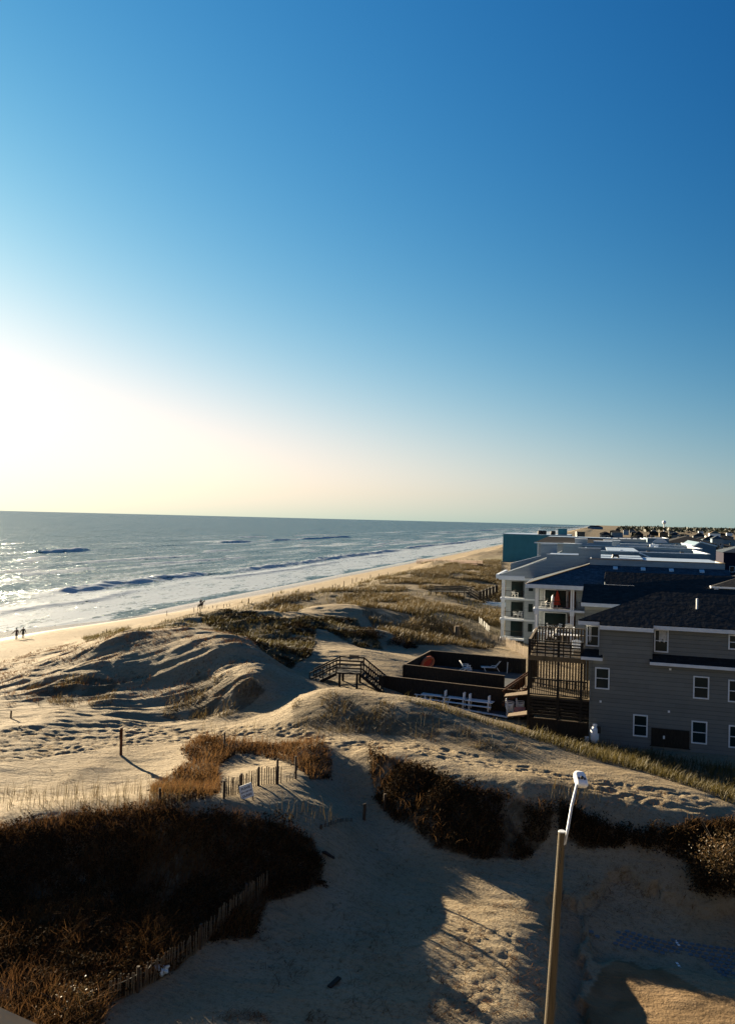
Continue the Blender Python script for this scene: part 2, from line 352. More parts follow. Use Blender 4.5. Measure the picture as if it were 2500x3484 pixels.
# ------------------------------------------------------------------ sea
def edge_line(s):                                  # swash edge (offset of the waterline from t = -95)
    return 2.2 * vnoise(s / 23, s * 0 + 2, 91) + 1.0 * vnoise(s / 8, s * 0, 92)
foam_store = {}
def sea_z(T, S):
    sh = T.shape; t = T.ravel(); s = S.ravel()
    q = -95 - t
    z = np.zeros_like(t); foam = np.zeros_like(t)
    nearf = 1 - sstep(900, 2500, s)
    z += (0.10 * fbm(t / 5, s / 11, 61, 4) + .22 * fbm(t / 14, s / 40, 62, 3)) * sstep(25, 60, q)
    def breaker(q0, amp, seed, length, wf, wb, thr, foamw=4.0, wig=5.0):
        nonlocal z, foam
        c = q0 + wig * vnoise(s / (length * 1.7), s * 0 + seed, seed) + 1.6 * vnoise(s / 13, s * 0 + seed, seed + 1)
        A = sstep(thr, thr + .45, vnoise(s / length, s * 0 + seed * 3.1, seed + 2))
        d = q - c
        a = amp * (.25 + .75 * A)
        prof = np.where(d < 0, np.exp(-(d / wf) ** 2), np.exp(-(d / wb) ** 2))
        z += a * prof * (1 + A * (.22 * vnoise(t / 2.0, s / 2.6, seed + 5) + .15 * vnoise(t / 1.2, s / 5.5, seed + 8)))
        broken = A * (.75 + .25 * vnoise(s / 7, t / 3, seed + 4))
        foam = np.maximum(foam, 1.15 * broken * np.where(d < 0, np.exp(-(d / (wf * 1.8)) ** 2), np.exp(-(d / 2.8) ** 2)))
        trail = sstep(-foamw * 6, -wf, d) * (d < 0)                 # foam left towards the shore
        foam = np.maximum(foam, 0.62 * A * trail * (.6 + .4 * fbm(t / 6, s / 16, seed + 6, 3)))
    breaker(46, 1.15, 101, 34, 3.7, 5.0, -.45, 4, 5)
    breaker(30, .40, 131, 45, 2.0, 4, -.2, 3, 4)
    breaker(88, .6, 111, 40, 2.8, 6, -.1, 3, 12)
    breaker(122, .6, 171, 44, 2.8, 6, .0, 3, 14)
    breaker(192, 1.6, 121, 46, 3.2, 8, -.1, 5, 10)
    breaker(250, .75, 141, 70, 3.2, 8, .1, 3, 20)
    breaker(150, .6, 151, 50, 2.8, 6, .15, 3, 20)
    surf = (1 - sstep(38, 58, q + 8 * vnoise(s / 30, s * 0, 95))) 
    foam = np.maximum(foam, surf * (.74 + .34 * fbm(t / 2.6, s / 9, 96, 4)))
    foam = np.maximum(foam, .50 * (1 - sstep(90, 420, q)) * sstep(-.25, .45, fbm(t / 5, s / 40, 97, 5)))
    foam = np.maximum(foam, .62 * sstep(300, 600, s) * (1 - sstep(200, 420, q)) * sstep(.1, .4, fbm(t / 16, s / 120, 99, 4)))
    # glassy swash sheet right at the edge
    el = edge_line(s)
    sheet = 1 - sstep(2, 7, q - el + 3 * vnoise(s / 17, s * 0, 98))
    foam = foam * (1 - .85 * sheet)
    z = z * sstep(0, 14, q) + 0.06 * np.exp(-((q - el - 7.5) / 1.0) ** 2)
    z += -0.10 + 0.28 * (1 - sstep(-6, 6, q)) * 0
    foam_store['v'] = foam
    return z.reshape(sh)
tq = [-97 + 10] ; 
tvs = -np.array(spacing([(145, .5), (170, .8), (205, 1.0), (300, .8), (420, 1.6)], 84)); tvs = np.concatenate([tvs, [-x for x in geo(425, 70000, 60)]])[::-1]
svs = np.array(spacing([(60, 2), (300, .9), (500, 1.5), (900, 4)], 20)); svs = np.concatenate([[-3000, -300, -60], svs, geo(910, 70000, 60)])
sea, sT, sS, sZ = grid_mesh("sea", tvs, svs, sea_z)
sea['kind'] = 'structure'; attr(sea, 'foam', foam_store['v'])
attr(sea, 'off', np.clip((-95 - sT) / 2000, 0, 1))
def sea_material():
    m, nt, b = newmat('sea_water'); N, L = nt.nodes, nt.links
    tc = N.new('ShaderNodeTexCoord')
    def mp(sc):
        x = N.new('ShaderNodeMapping'); x.inputs['Scale'].default_value = sc; L.new(tc.outputs['Object'], x.inputs[0]); return x.outputs[0]
    def noise(scale, vec, det=6, rough=.6, dist=0):
        n = N.new('ShaderNodeTexNoise'); n.inputs['Scale'].default_value = scale; n.inputs['Detail'].default_value = det
        n.inputs['Roughness'].default_value = rough; n.inputs['Distortion'].default_value = dist; L.new(vec, n.inputs['Vector']); return n.outputs[0]
    def math_(op, a, c):
        x = N.new('ShaderNodeMath'); x.operation = op
        for i, q in enumerate((a, c)):
            if isinstance(q, (int, float)): x.inputs[i].default_value = q
            else: L.new(q, x.inputs[i])
        return x.outputs[0]
    fo = N.new('ShaderNodeAttribute'); fo.attribute_name = 'foam'
    n1 = noise(.75, mp((1.0, .4, 1)), 10, .74, .8)
    # foam appears where the noise is below the foam amount
    k = math_('SUBTRACT', fo.outputs['Fac'], math_('MULTIPLY', math_('SUBTRACT', n1, .5), 2.6))
    r = N.new('ShaderNodeMapRange'); L.new(k, r.inputs[0]); r.inputs[1].default_value = .42; r.inputs[2].default_value = .62
    b.inputs['Base Color'].default_value = (.020, .042, .044, 1); b.inputs['Roughness'].default_value = .14
    b.inputs['IOR'].default_value = 1.33
    df = N.new('ShaderNodeBsdfPrincipled'); df.inputs['Base Color'].default_value = (.64, .73, .80, 1); df.inputs['Roughness'].default_value = .55
    h = math_('ADD', math_('MULTIPLY', noise(.16, mp((1, .35, 1)), 5), 3.0), math_('MULTIPLY', noise(.9, mp((1, .5, 1)), 8, .65), 1.0))
    bp = N.new('ShaderNodeBump'); bp.inputs['Strength'].default_value = 1.0; bp.inputs['Distance'].default_value = .55
    L.new(h, bp.inputs['Height'])
    # wind chop: small facets tilted at random, finer than the mesh
    def tilt(scale, sc, amp):
        n = N.new('ShaderNodeTexNoise'); n.inputs['Scale'].default_value = scale; n.inputs['Detail'].default_value = 3; L.new(mp(sc), n.inputs['Vector'])
        s0 = N.new('ShaderNodeVectorMath'); s0.operation = 'SUBTRACT'; L.new(n.outputs['Color'], s0.inputs[0]); s0.inputs[1].default_value = (.5, .5, .5)
        s1 = N.new('ShaderNodeVectorMath'); s1.operation = 'MULTIPLY'; L.new(s0.outputs[0], s1.inputs[0]); s1.inputs[1].default_value = (amp, amp, 0); return s1.outputs[0]
    va = N.new('ShaderNodeVectorMath'); va.operation = 'ADD'; L.new(tilt(.9, (1, .45, 1), 1.9), va.inputs[0]); L.new(tilt(.10, (1, .25, 1), 1.1), va.inputs[1])
    vb = N.new('ShaderNodeVectorMath'); vb.operation = 'ADD'; L.new(va.outputs[0], vb.inputs[0]); L.new(bp.outputs[0], vb.inputs[1])
    vn = N.new('ShaderNodeVectorMath'); vn.operation = 'NORMALIZE'; L.new(vb.outputs[0], vn.inputs[0]); L.new(vn.outputs[0], b.inputs['Normal'])
    b2 = N.new('ShaderNodeBump'); b2.inputs['Strength'].default_value = .8; b2.inputs['Distance'].default_value = .25
    L.new(n1, b2.inputs['Height']); L.new(b2.outputs[0], df.inputs['Normal'])
    # rough open water: body colour plus a Fresnel reflection weakened by the waves hiding one another
    wd = N.new('ShaderNodeBsdfDiffuse'); wd.inputs[0].default_value = (.030, .060, .064, 1); wg = N.new('ShaderNodeBsdfGlossy'); wg.inputs['Roughness'].default_value = .22; wg.inputs[0].default_value = (.85, .92, .95, 1)
    L.new(vn.outputs[0], wg.inputs['Normal']); fr = N.new('ShaderNodeFresnel'); fr.inputs[0].default_value = 1.33; L.new(vn.outputs[0], fr.inputs['Normal'])
    wm = N.new('ShaderNodeMixShader'); L.new(math_('MULTIPLY', fr.outputs[0], .62), wm.inputs[0]); L.new(wd.outputs[0], wm.inputs[1]); L.new(wg.outputs[0], wm.inputs[2])
    ms = N.new('ShaderNodeMixShader'); L.new(r.outputs[0], ms.inputs[0]); L.new(wm.outputs[0], ms.inputs[1])
    tl = N.new('ShaderNodeBsdfTranslucent'); tl.inputs[0].default_value = (.66, .74, .78, 1); m2 = N.new('ShaderNodeMixShader'); m2.inputs[0].default_value = .55
    L.new(df.outputs[0], m2.inputs[1]); L.new(tl.outputs[0], m2.inputs[2]); L.new(m2.outputs[0], ms.inputs[2])
    L.new(ms.outputs[0], N['Material Output'].inputs[0])
    return m
sea.data.materials.append(sea_material())
# ------------------------------------------------------------------ object helpers
def thing(name, label, cat, loc=(0, 0, 0), rz=0.0, group=None):
    o = bpy.data.objects.new(name, None); col.objects.link(o)
    o.empty_display_size = .3; o.location = loc; o.rotation_euler = (0, 0, rz)
    return tag(o, label, cat, group)
def tag(o, label, cat, group=None, kind=None):
    if label: o['label'] = label
    if cat: o['category'] = cat
    if group: o['group'] = group
    if kind: o['kind'] = kind
    return o
def kids(o): return [c for c in bpy.data.objects if c.parent == o]
def dup(o, loc=None, rz=None, label=None, scale=None, parent=None):
    c = o.copy(); col.objects.link(c)
    if parent: c.parent = parent
    if loc is not None: c.location = loc
    if rz is not None: c.rotation_euler = (0, 0, rz)
    if scale is not None: c.scale = (scale,) * 3
    if label: c['label'] = label
    for k in kids(o): dup(k, parent=c)
    return c
class MB:
    """collects simple shapes for ONE mesh object"""
    def __init__(s): s.v = []; s.f = []
    def add(s, vs, fs):
        n = len(s.v); s.v += [tuple(p) for p in vs]; s.f += [tuple(i + n for i in q) for q in fs]; return s
    def box(s, x0, x1, y0, y1, z0, z1):
        x0, x1 = sorted((x0, x1)); y0, y1 = sorted((y0, y1)); z0, z1 = sorted((z0, z1))
        return s.add([(x, y, z) for x in (x0, x1) for y in (y0, y1) for z in (z0, z1)],
                     [(0, 1, 3, 2), (4, 6, 7, 5), (0, 4, 5, 1), (2, 3, 7, 6), (0, 2, 6, 4), (1, 5, 7, 3)])
    def bar(s, p, q, w, h=None, up=(0, 0, 1)):
        p, q = Vector(p), Vector(q); h = h or w; d = (q - p).normalized(); u = Vector(up)
        if abs(d.dot(u)) > .98: u = Vector((0, 1, 0))
        a = d.cross(u).normalized(); b = a.cross(d)
        vs = [c + a * (i * w / 2) + b * (j * h / 2) for c in (p, q) for i, j in ((-1, -1), (1, -1), (1, 1), (-1, 1))]
        return s.add(vs, [(3, 2, 1, 0), (4, 5, 6, 7), (0, 1, 5, 4), (1, 2, 6, 5), (2, 3, 7, 6), (3, 0, 4, 7)])
    def tube(s, pts, rads, n=8, caps=True):
        pts = [Vector(p) for p in pts]
        if not hasattr(rads, '__len__'): rads = [rads] * len(pts)
        rings = []; d0 = (pts[1] - pts[0]).normalized(); a = d0.orthogonal().normalized()
        for i, p in enumerate(pts):
            d = ((pts[i + 1] if i + 1 < len(pts) else p) - (pts[i - 1] if i else p)).normalized()
            a = (a - d * a.dot(d)).normalized(); b = d.cross(a)
            rings.append([p + (a * math.cos(2 * math.pi * k / n) + b * math.sin(2 * math.pi * k / n)) * rads[i] for k in range(n)])
        vs = [q for r_ in rings for q in r_]; fs = []
        for i in range(len(pts) - 1):
            for k in range(n): fs.append((i * n + k, i * n + (k + 1) % n, (i + 1) * n + (k + 1) % n, (i + 1) * n + k))
        if caps: fs += [tuple(reversed(range(n))), tuple(range((len(pts) - 1) * n, len(pts) * n))]
        return s.add(vs, fs)
    def slab(s, poly, th, axis=(0, 0, -1)):
        """polygon given by 3-D corners, thickened along axis"""
        n = len(poly); d = Vector(axis) * th
        vs = [Vector(p) for p in poly] + [Vector(p) + d for p in poly]
        return s.add(vs, [tuple(range(n)), tuple(reversed(range(n, 2 * n)))] + [(i, n + i, n + (i + 1) % n, (i + 1) % n) for i in range(n)])
    def lathe(s, prof, n=16, c=(0, 0, 0)):
        vs = [(c[0] + r_ * math.cos(2 * math.pi * k / n), c[1] + r_ * math.sin(2 * math.pi * k / n), c[2] + z) for r_, z in prof for k in range(n)]
        fs = [(i * n + k, i * n + (k + 1) % n, (i + 1) * n + (k + 1) % n, (i + 1) * n + k) for i in range(len(prof) - 1) for k in range(n)]
        fs += [tuple(reversed(range(n))), tuple(range((len(prof) - 1) * n, len(prof) * n))]
        return s.add(vs, fs)
    def build(s, name, m, parent=None, off=None, smooth=False, bevel=0.0):
        me = bpy.data.meshes.new(name)
        vs = s.v if off is None else [(p[0] - off[0], p[1] - off[1], p[2] - off[2]) for p in s.v]
        me.from_pydata(vs, [], s.f); me.update()
        bm = bmesh.new(); bm.from_mesh(me); bmesh.ops.recalc_face_normals(bm, faces=bm.faces)
        if bevel: bmesh.ops.bevel(bm, geom=bm.edges[:], offset=bevel, segments=1, affect='EDGES', clamp_overlap=True)
        bm.to_mesh(me); bm.free()
        if smooth: me.polygons.foreach_set('use_smooth', [True] * len(me.polygons))
        me.materials.append(m)
        o = bpy.data.objects.new(name, me); col.objects.link(o)
        if parent: o.parent = parent
        return o
def raw_mesh(name, co, tris, m, parent=None, tint=None):
    me = bpy.data.meshes.new(name)
    me.vertices.add(len(co)); me.vertices.foreach_set('co', np.asarray(co, np.float32).ravel())
    k = tris.shape[1]
    me.loops.add(tris.size); me.loops.foreach_set('vertex_index', tris.ravel().astype(np.int32))
    me.polygons.add(len(tris)); me.polygons.foreach_set('loop_start', np.arange(0, tris.size, k, dtype=np.int32))
    me.update(); me.materials.append(m)
    o = bpy.data.objects.new(name, me); col.objects.link(o)
    if parent: o.parent = parent
    if tint is not None:
        a = me.attributes.new('tint', 'FLOAT', 'POINT'); a.data.foreach_set('value', np.asarray(tint, np.float32))
    return o
# ------------------------------------------------------------------ shared materials
def plant_mat(name, c0, c1, trans=.35, rough=.6, spec=.2):
    m, nt, b = newmat(name); N, L = nt.nodes, nt.links
    at = N.new('ShaderNodeAttribute'); at.attribute_name = 'tint'
    mx = N.new('ShaderNodeMix'); mx.data_type = 'RGBA'; L.new(at.outputs['Fac'], mx.inputs[0])
    mx.inputs[6].default_value = (*c0, 1); mx.inputs[7].default_value = (*c1, 1)
    L.new(mx.outputs[2], b.inputs['Base Color']); b.inputs['Roughness'].default_value = rough
    b.inputs['Specular IOR Level'].default_value = spec
    if trans:
        tr = N.new('ShaderNodeBsdfTranslucent'); L.new(mx.outputs[2], tr.inputs[0])
        ms = N.new('ShaderNodeMixShader'); ms.inputs[0].default_value = trans
        L.new(b.outputs[0], ms.inputs[1]); L.new(tr.outputs[0], ms.inputs[2]); L.new(ms.outputs[0], N['Material Output'].inputs[0])
    return m
def siding(name, c, pitch=.30, rough=.6):
    m, nt, b = newmat(name); N, L = nt.nodes, nt.links
    tc = N.new('ShaderNodeTexCoord'); sx = N.new('ShaderNodeSeparateXYZ'); L.new(tc.outputs['Object'], sx.inputs[0])
    def mt(op, a, q):
        x = N.new('ShaderNodeMath'); x.operation = op
        for i, w in enumerate((a, q)):
            if isinstance(w, (int, float)): x.inputs[i].default_value = w
            else: L.new(w, x.inputs[i])
        return x.outputs[0]
    fr = mt('FRACT', mt('DIVIDE', sx.outputs[2], pitch), 0)
    line = mt('LESS_THAN', fr, .09)
    row = mt('FLOOR', mt('DIVIDE', sx.outputs[2], pitch), 0)
    wn_ = N.new('ShaderNodeTexWhiteNoise'); wn_.noise_dimensions = '2D'
    cx = N.new('ShaderNodeCombineXYZ'); L.new(row, cx.inputs[0])
    L.new(mt('FLOOR', mt('ADD', mt('MULTIPLY', sx.outputs[0], .27), mt('MULTIPLY', row, .37)), 0), cx.inputs[1]); L.new(cx.outputs[0], wn_.inputs[0])
    nz = N.new('ShaderNodeTexNoise'); nz.inputs['Scale'].default_value = 1.2; nz.inputs['Detail'].default_value = 6; L.new(tc.outputs['Object'], nz.inputs['Vector'])
    val = mt('ADD', mt('ADD', .80, mt('MULTIPLY', wn_.outputs[0], .14)), mt('MULTIPLY', nz.outputs[0], .22))
    val = mt('SUBTRACT', val, mt('MULTIPLY', line, .38))
    mx = N.new('ShaderNodeMix'); mx.data_type = 'RGBA'; mx.blend_type = 'MULTIPLY'; mx.inputs[0].default_value = 1
    mx.inputs[6].default_value = (*c, 1); L.new(val, mx.inputs[7]); L.new(mx.outputs[2], b.inputs['Base Color'])
    bp = N.new('ShaderNodeBump'); bp.inputs['Distance'].default_value = .02; L.new(fr, bp.inputs['Height']); L.new(bp.outputs[0], b.inputs['Normal'])
    b.inputs['Roughness'].default_value = rough; b.inputs['Specular IOR Level'].default_value = .25
    return m
def shingles(name, c0, c1):
    m, nt, b = newmat(name); N, L = nt.nodes, nt.links
    tc = N.new('ShaderNodeTexCoord'); mp = N.new('ShaderNodeMapping'); L.new(tc.outputs['Object'], mp.inputs[0])
    br = N.new('ShaderNodeTexBrick'); br.inputs['Scale'].default_value = 1.0; br.inputs['Brick Width'].default_value = .55; br.inputs['Row Height'].default_value = .2
    br.inputs['Mortar Size'].default_value = .012; br.inputs['Color1'].default_value = (*c0, 1); br.inputs['Color2'].default_value = (*c1, 1)
    br.inputs['Mortar'].default_value = (c0[0] * .5, c0[1] * .5, c0[2] * .5, 1); L.new(mp.outputs[0], br.inputs[0])
    nz = N.new('ShaderNodeTexNoise'); nz.inputs['Scale'].default_value = 2.5; nz.inputs['Detail'].default_value = 8; L.new(tc.outputs['Object'], nz.inputs['Vector'])
    mx = N.new('ShaderNodeMix'); mx.data_type = 'RGBA'; mx.blend_type = 'MULTIPLY'; mx.inputs[0].default_value = .7
    mr = N.new('ShaderNodeMapRange'); mr.inputs[1].default_value = .3; mr.inputs[2].default_value = .75; mr.inputs[3].default_value = .45; mr.inputs[4].default_value = 1.7
    L.new(nz.outputs[0], mr.inputs[0]); L.new(br.outputs[0], mx.inputs[6]); L.new(mr.outputs[0], mx.inputs[7]); L.new(mx.outputs[2], b.inputs['Base Color'])
    bp = N.new('ShaderNodeBump'); bp.inputs['Strength'].default_value = .6; bp.inputs['Distance'].default_value = .03; L.new(nz.outputs[0], bp.inputs['Height']); L.new(bp.outputs[0], b.inputs['Normal'])
    b.inputs['Roughness'].default_value = .85; b.inputs['Specular IOR Level'].default_value = .2
    return m
MT = dict(
    grass=plant_mat('dry_grass', (.06, .028, .012), (.15, .082, .032), .4, .9, .04),
    tan=plant_mat('tan_grass', (.045, .033, .014), (.115, .080, .032), .35),
    green=plant_mat('green_grass', (.040, .033, .012), (.11, .085, .026), .35),
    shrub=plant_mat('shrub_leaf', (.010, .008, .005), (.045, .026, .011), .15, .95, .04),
    leaf=plant_mat('glossy_leaf', (.03, .026, .012), (.13, .075, .03), .25, .5, .12),
    twig=mk('twig', (.05, .035, .022)),
    white=mk('white_paint', (.72, .73, .74), .45, .4, .08, 3), trim=mk('trim_paint', (.60, .64, .68), .5, .3, .08, 2),
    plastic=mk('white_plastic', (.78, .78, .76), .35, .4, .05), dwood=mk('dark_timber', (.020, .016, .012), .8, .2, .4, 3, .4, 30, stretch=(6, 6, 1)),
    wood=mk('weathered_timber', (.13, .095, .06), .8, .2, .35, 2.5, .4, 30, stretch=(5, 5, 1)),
    post=mk('driftwood_post', (.052, .036, .025), .85, .2, .35, 4, .4, 30, stretch=(6, 6, 1)),
    redwood=mk('red_brown_timber', (.085, .035, .018), .75, .2, .3, 3), pole=mk('pole_timber', (.080, .062, .037), .75, .25, .35, 2.0, .5, 25, stretch=(9, 9, .5)),
    deck=mk('deck_boards', (.11, .082, .048), .8, .2, .3, 2, stretch=(1, 8, 1)), ddeck=mk('grey_deck', (.055, .058, .06), .8, .2, .25, 2),
    glass=mk('window_glass', (.010, .022, .025), .06, .14, .2, .6), dark=mk('dark_opening', (.012, .012, .012), .8, .1, .2),
    curtain=mk('curtain_cloth', (.45, .45, .43), .9, .1, .2, 8), black=mk('black_metal', (.012, .012, .013), .5, .4, .15),
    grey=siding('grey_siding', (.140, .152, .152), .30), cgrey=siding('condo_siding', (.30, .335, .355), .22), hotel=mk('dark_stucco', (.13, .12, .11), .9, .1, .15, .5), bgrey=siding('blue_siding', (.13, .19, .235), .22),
    teal=mk('teal_wall', (.035, .165, .205), .6, .25, .10, .4), roof=shingles('charcoal_shingles', (.0085, .0085, .0085), (.019, .019, .019)),
    roofb=shingles('slate_shingles', (.030, .044, .058), (.055, .074, .092)), roofg=mk('flat_roof', (.30, .37, .45), .5, .3, .15, .8),
    steel=mk('galvanised', (.55, .57, .58), .5, .4, .06, 2), red=mk('red_cloth', (.45, .045, .02), .8, .2, .15), orange=mk('orange_plastic', (.42, .10, .03), .5, .3, .2),
    pink=mk('pink_plastic', (.40, .17, .13), .6, .3, .15), skin=mk('skin', (.35, .20, .14), .6), navy=mk('navy_cloth', (.022, .020, .032), .9, .1), coal=mk('black_cloth', (.012, .012, .013), .9, .1),
    hair=mk('dark_hair', (.015, .011, .009), .7), horse=mk('dark_horse_coat', (.018, .012, .010), .55, .3), plum=mk('plum_jacket', (.06, .03, .035), .9, .1), letter=mk('sign_letters', (.03, .035, .07), .6, .2, .05),
    sign=mk('sign_panel', (.62, .64, .68), .5, .3, .06), paver=mk('blue_grey_paver', (.10, .125, .145), .8, .2, .3, 3), bag=mk('crumpled_bag', (.42, .50, .56), .4, .4, .2, 9),
    rail=mk('handrail_timber', (.44, .31, .17), .7, .2, .25, 3, .3, 30), copper=mk('lit_wood_board', (.20, .125, .06), .8, .2, .3, 3))
def veg_points(key, dens):
    poly = np.array(VEG[key]) if isinstance(key, str) else np.array(key)
    lo, hi = poly.min(0), poly.max(0); n = int((hi - lo).prod() * dens)
    t = rng.uniform(lo[0], hi[0], n); s = rng.uniform(lo[1], hi[1], n)
    k = in_poly(t, s, [tuple(p) for p in poly]); return t[k], s[k]
def blades(name, t, s, hmin, hmax, width, m, lean=.35, tint=(0, 1), patch=2.2, seed=0, fan=1, wind=(.5, -.35)):
    """each point grows `fan` bent blades"""
    t = np.repeat(t, fan); s = np.repeat(s, fan); n = len(t)
    t = t + rng.normal(0, .05, n) * (fan > 1); s = s + rng.normal(0, .05, n) * (fan > 1)
    X, Y = CA * t + SA * s, -SA * t + CA * s; z = hgt(t, s) - .04
    pn = fbm(t / patch, s / patch, 200 + seed, 3)
    h = (hmin + (hmax - hmin) * rng.random(n) ** 1.5) * (.75 + .5 * np.clip(pn + .5, 0, 1))
    a = rng.uniform(0, 2 * math.pi, n); w = width * rng.uniform(.6, 1.3, n)
    lx = rng.normal(0, lean, n) + wind[0] * lean; ly = rng.normal(0, lean, n) + wind[1] * lean
    dx, dy = np.cos(a) * w / 2, np.sin(a) * w / 2
    p0 = np.stack([X - dx, Y - dy, z], 1); p1 = np.stack([X + dx, Y + dy, z], 1)
    mx_, my_ = X + lx * h * .35, Y + ly * h * .35
    p2 = np.stack([mx_ - dx * .7, my_ - dy * .7, z + h * .6], 1); p3 = np.stack([mx_ + dx * .7, my_ + dy * .7, z + h * .6], 1)
    p4 = np.stack([X + lx * h, Y + ly * h, z + h * .97], 1)
    co = np.stack([p0, p1, p2, p3, p4], 1).reshape(-1, 3)
    b = np.arange(n)[:, None] * 5
    tr = np.concatenate([b + [0, 1, 3], b + [0, 3, 2], b + [2, 3, 4]], 0)
    tn = np.clip(tint[0] + (tint[1] - tint[0]) * (.5 + .5 * pn + rng.normal(0, .25, n)), 0, 1)
    return raw_mesh(name, co, tr, m, None, np.repeat(tn, 5))
def leaf_quads(c, size, tint_lo=0., tint_hi=1., flat=.5):
    n = len(c); d = rng.normal(size=(n, 3)); d /= np.linalg.norm(d, axis=1)[:, None]
    e = rng.normal(size=(n, 3)); e -= d * (e * d).sum(1)[:, None]; e /= np.linalg.norm(e, axis=1)[:, None]
    L_ = size * rng.uniform(.6, 1.4, n)[:, None]
    co = np.stack([c - d * L_, c + e * L_ * flat, c + d * L_, c - e * L_ * flat], 1).reshape(-1, 3)
    q = np.arange(n * 4).reshape(n, 4)
    return co, q, np.repeat(np.clip(rng.uniform(tint_lo, tint_hi, n), 0, 1), 4)
def leaf_cover(name, t, s, hmax, size, m, per=6, seed=0, patch=1.6, thr=-.5, tint=(0, 1)):
    """low bushy cover: leaves through a lumpy layer above the ground"""
    lump = np.clip((fbm(t / patch, s / patch, 300 + seed, 3) - thr) / 1.0, 0, 1)
    k = lump > .08; t, s, lump = t[k], s[k], lump[k]
    t = np.repeat(t, per); s = np.repeat(s, per); lump = np.repeat(lump, per); n = len(t)
    t = t + rng.normal(0, .12, n); s = s + rng.normal(0, .12, n)
    X, Y = CA * t + SA * s, -SA * t + CA * s
    z = hgt(t, s) + lump * hmax * rng.random(n) ** .6
    co, q, tn = leaf_quads(np.stack([X, Y, z], 1), size, *tint)
    return raw_mesh(name, co, q, m, None, tn)
# ------------------------------------------------------------------ dune vegetation (uncountable cover)
def stuff(o, label, cat): return tag(o, label, cat, kind='stuff')
t, s = veg_points('slope', 70)
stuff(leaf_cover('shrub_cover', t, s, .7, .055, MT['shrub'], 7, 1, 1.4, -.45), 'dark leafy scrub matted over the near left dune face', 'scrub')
t, s = veg_points('slope', 170)
stuff(blades('dune_grass', t, s, .35, .95, .020, MT['grass'], .45, (.0, .6), 2.2, 1), 'reddish brown dry grass covering the near left dune', 'grass')
t1, s1 = veg_points('bank', 110); t2, s2 = veg_points('bank2', 100)
t, s = np.concatenate([t1, t2]), np.concatenate([s1, s2])
t_, s_ = np.concatenate([t1, t2, t2]), np.concatenate([s1, s2, s2 + .1])
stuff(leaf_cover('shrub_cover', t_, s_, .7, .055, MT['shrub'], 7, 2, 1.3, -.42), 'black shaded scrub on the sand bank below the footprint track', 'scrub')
stuff(blades('dune_grass', t[::2], s[::2], .25, .9, .026, MT['grass'], .4, (0, .9), 2, 2), 'brown grass tufts along the top of the shaded sand bank', 'grass')
t, s = veg_points('knoll', 95)
stuff(blades('dune_grass', t, s, .3, .85, .026, MT['grass'], .4, (.1, 1), 1.6, 3), 'golden backlit grass on the knoll behind the warning sign', 'grass')
stuff(leaf_cover('shrub_cover', t[::3], s[::3], .5, .07, MT['shrub'], 4, 3, 1.4, -.2), 'low brown scrub among the golden grass of the knoll', 'scrub')
t, s = veg_points('hump', 90); k = fbm(t / 1.5, s / 1.5, 401, 3) > -.02; t, s = t[k], s[k]
stuff(blades('dune_grass', t, s, .12, .5, .03, MT['tan'], .5, (0, .8), 1.5, 4), 'sparse grey brown grass on the rounded dune before the pool fence', 'grass')
t, s = veg_points('yard', 60)
stuff(blades('dune_grass', t, s, .25, .8, .035, MT['green'], .35, (.1, 1), 2, 5), 'yellow green grass strip between the pool fence, the grey house and the dune', 'grass')
t1, s1 = veg_points('hollow', 26); t2, s2 = veg_points('hollow2', 26); t, s = np.concatenate([t1, t2]), np.concatenate([s1, s2])
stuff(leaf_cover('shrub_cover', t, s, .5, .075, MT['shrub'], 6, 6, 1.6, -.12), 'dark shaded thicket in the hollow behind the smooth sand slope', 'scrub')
stuff(blades('dune_grass', t, s, .2, .6, .045, MT['green'], .4, (0, .5), 2, 14), 'dull olive grass among the dark thicket of the hollow', 'grass')
t1, s1 = veg_points('hillA', 40); t2, s2 = veg_points('hillB', 40); t, s = np.concatenate([t1, t2]), np.concatenate([s1, s2])
k = fbm(t / 1.8, s / 1.8, 402, 3) > -.05; t, s = t[k], s[k]
stuff(blades('dune_grass', t, s, .2, .65, .035, MT['tan'], .4, (0, .7), 1.8, 7), 'dull brown grass patches on the shaded left hill', 'grass')
t, s = veg_points('field', 34); k = fbm(t / 7, s / 10, 403, 4) > -.06; t, s = t[k], s[k]
stuff(blades('dune_grass', t, s, .35, .95, .075, MT['tan'], .4, (0, .9), 4, 8), 'tan grass field stretching along the dunes to the teal building', 'grass')
tt = rng.uniform(-66, -14, 16000); ss = rng.uniform(95, 310, 16000); k = fbm(tt / 6, ss / 9, 404, 4) > .1
stuff(blades('dune_grass', tt[k], ss[k], .4, 1.0, .10, MT['green'], .35, (0, .7), 6, 9), 'olive grass scattered along the seaward dune ridge', 'grass')
# thin stalks of sea oats standing along the crests
oat = [hit(rng.uniform(-10, 420), rng.uniform(1755, 1800)) for _ in range(420)] + [hit(rng.uniform(600, 745), rng.uniform(1795, 1840)) for _ in range(60)] \
    + [hit(rng.uniform(440, 780), rng.uniform(1612, 1640)) for _ in range(120)] + [hit(rng.uniform(880, 1180), rng.uniform(1575, 1650)) for _ in range(90)] + [hit(rng.uniform(1215, 1330), rng.uniform(1745, 1790)) for _ in range(90)]
ot, os_ = TS(np.array([p.x for p in oat]), np.array([p.y for p in oat]))
stuff(blades('sea_oats', ot, os_, .5, 1.35, .022, MT['tan'], .16, (0, .5), 2, 10), 'thin upright sea oat stalks along the dune crests', 'sea oats')
hill = poly_ts("-20,1470 150,1425 300,1400 420,1385 560,1420 600,1500 560,1560 300,1550 100,1570 -20,1560")
t, s = veg_points(hill, 13); k = fbm(t / 2.6 + s / 9, s / 1.5, 406, 4) > .02; t, s = t[k], s[k]
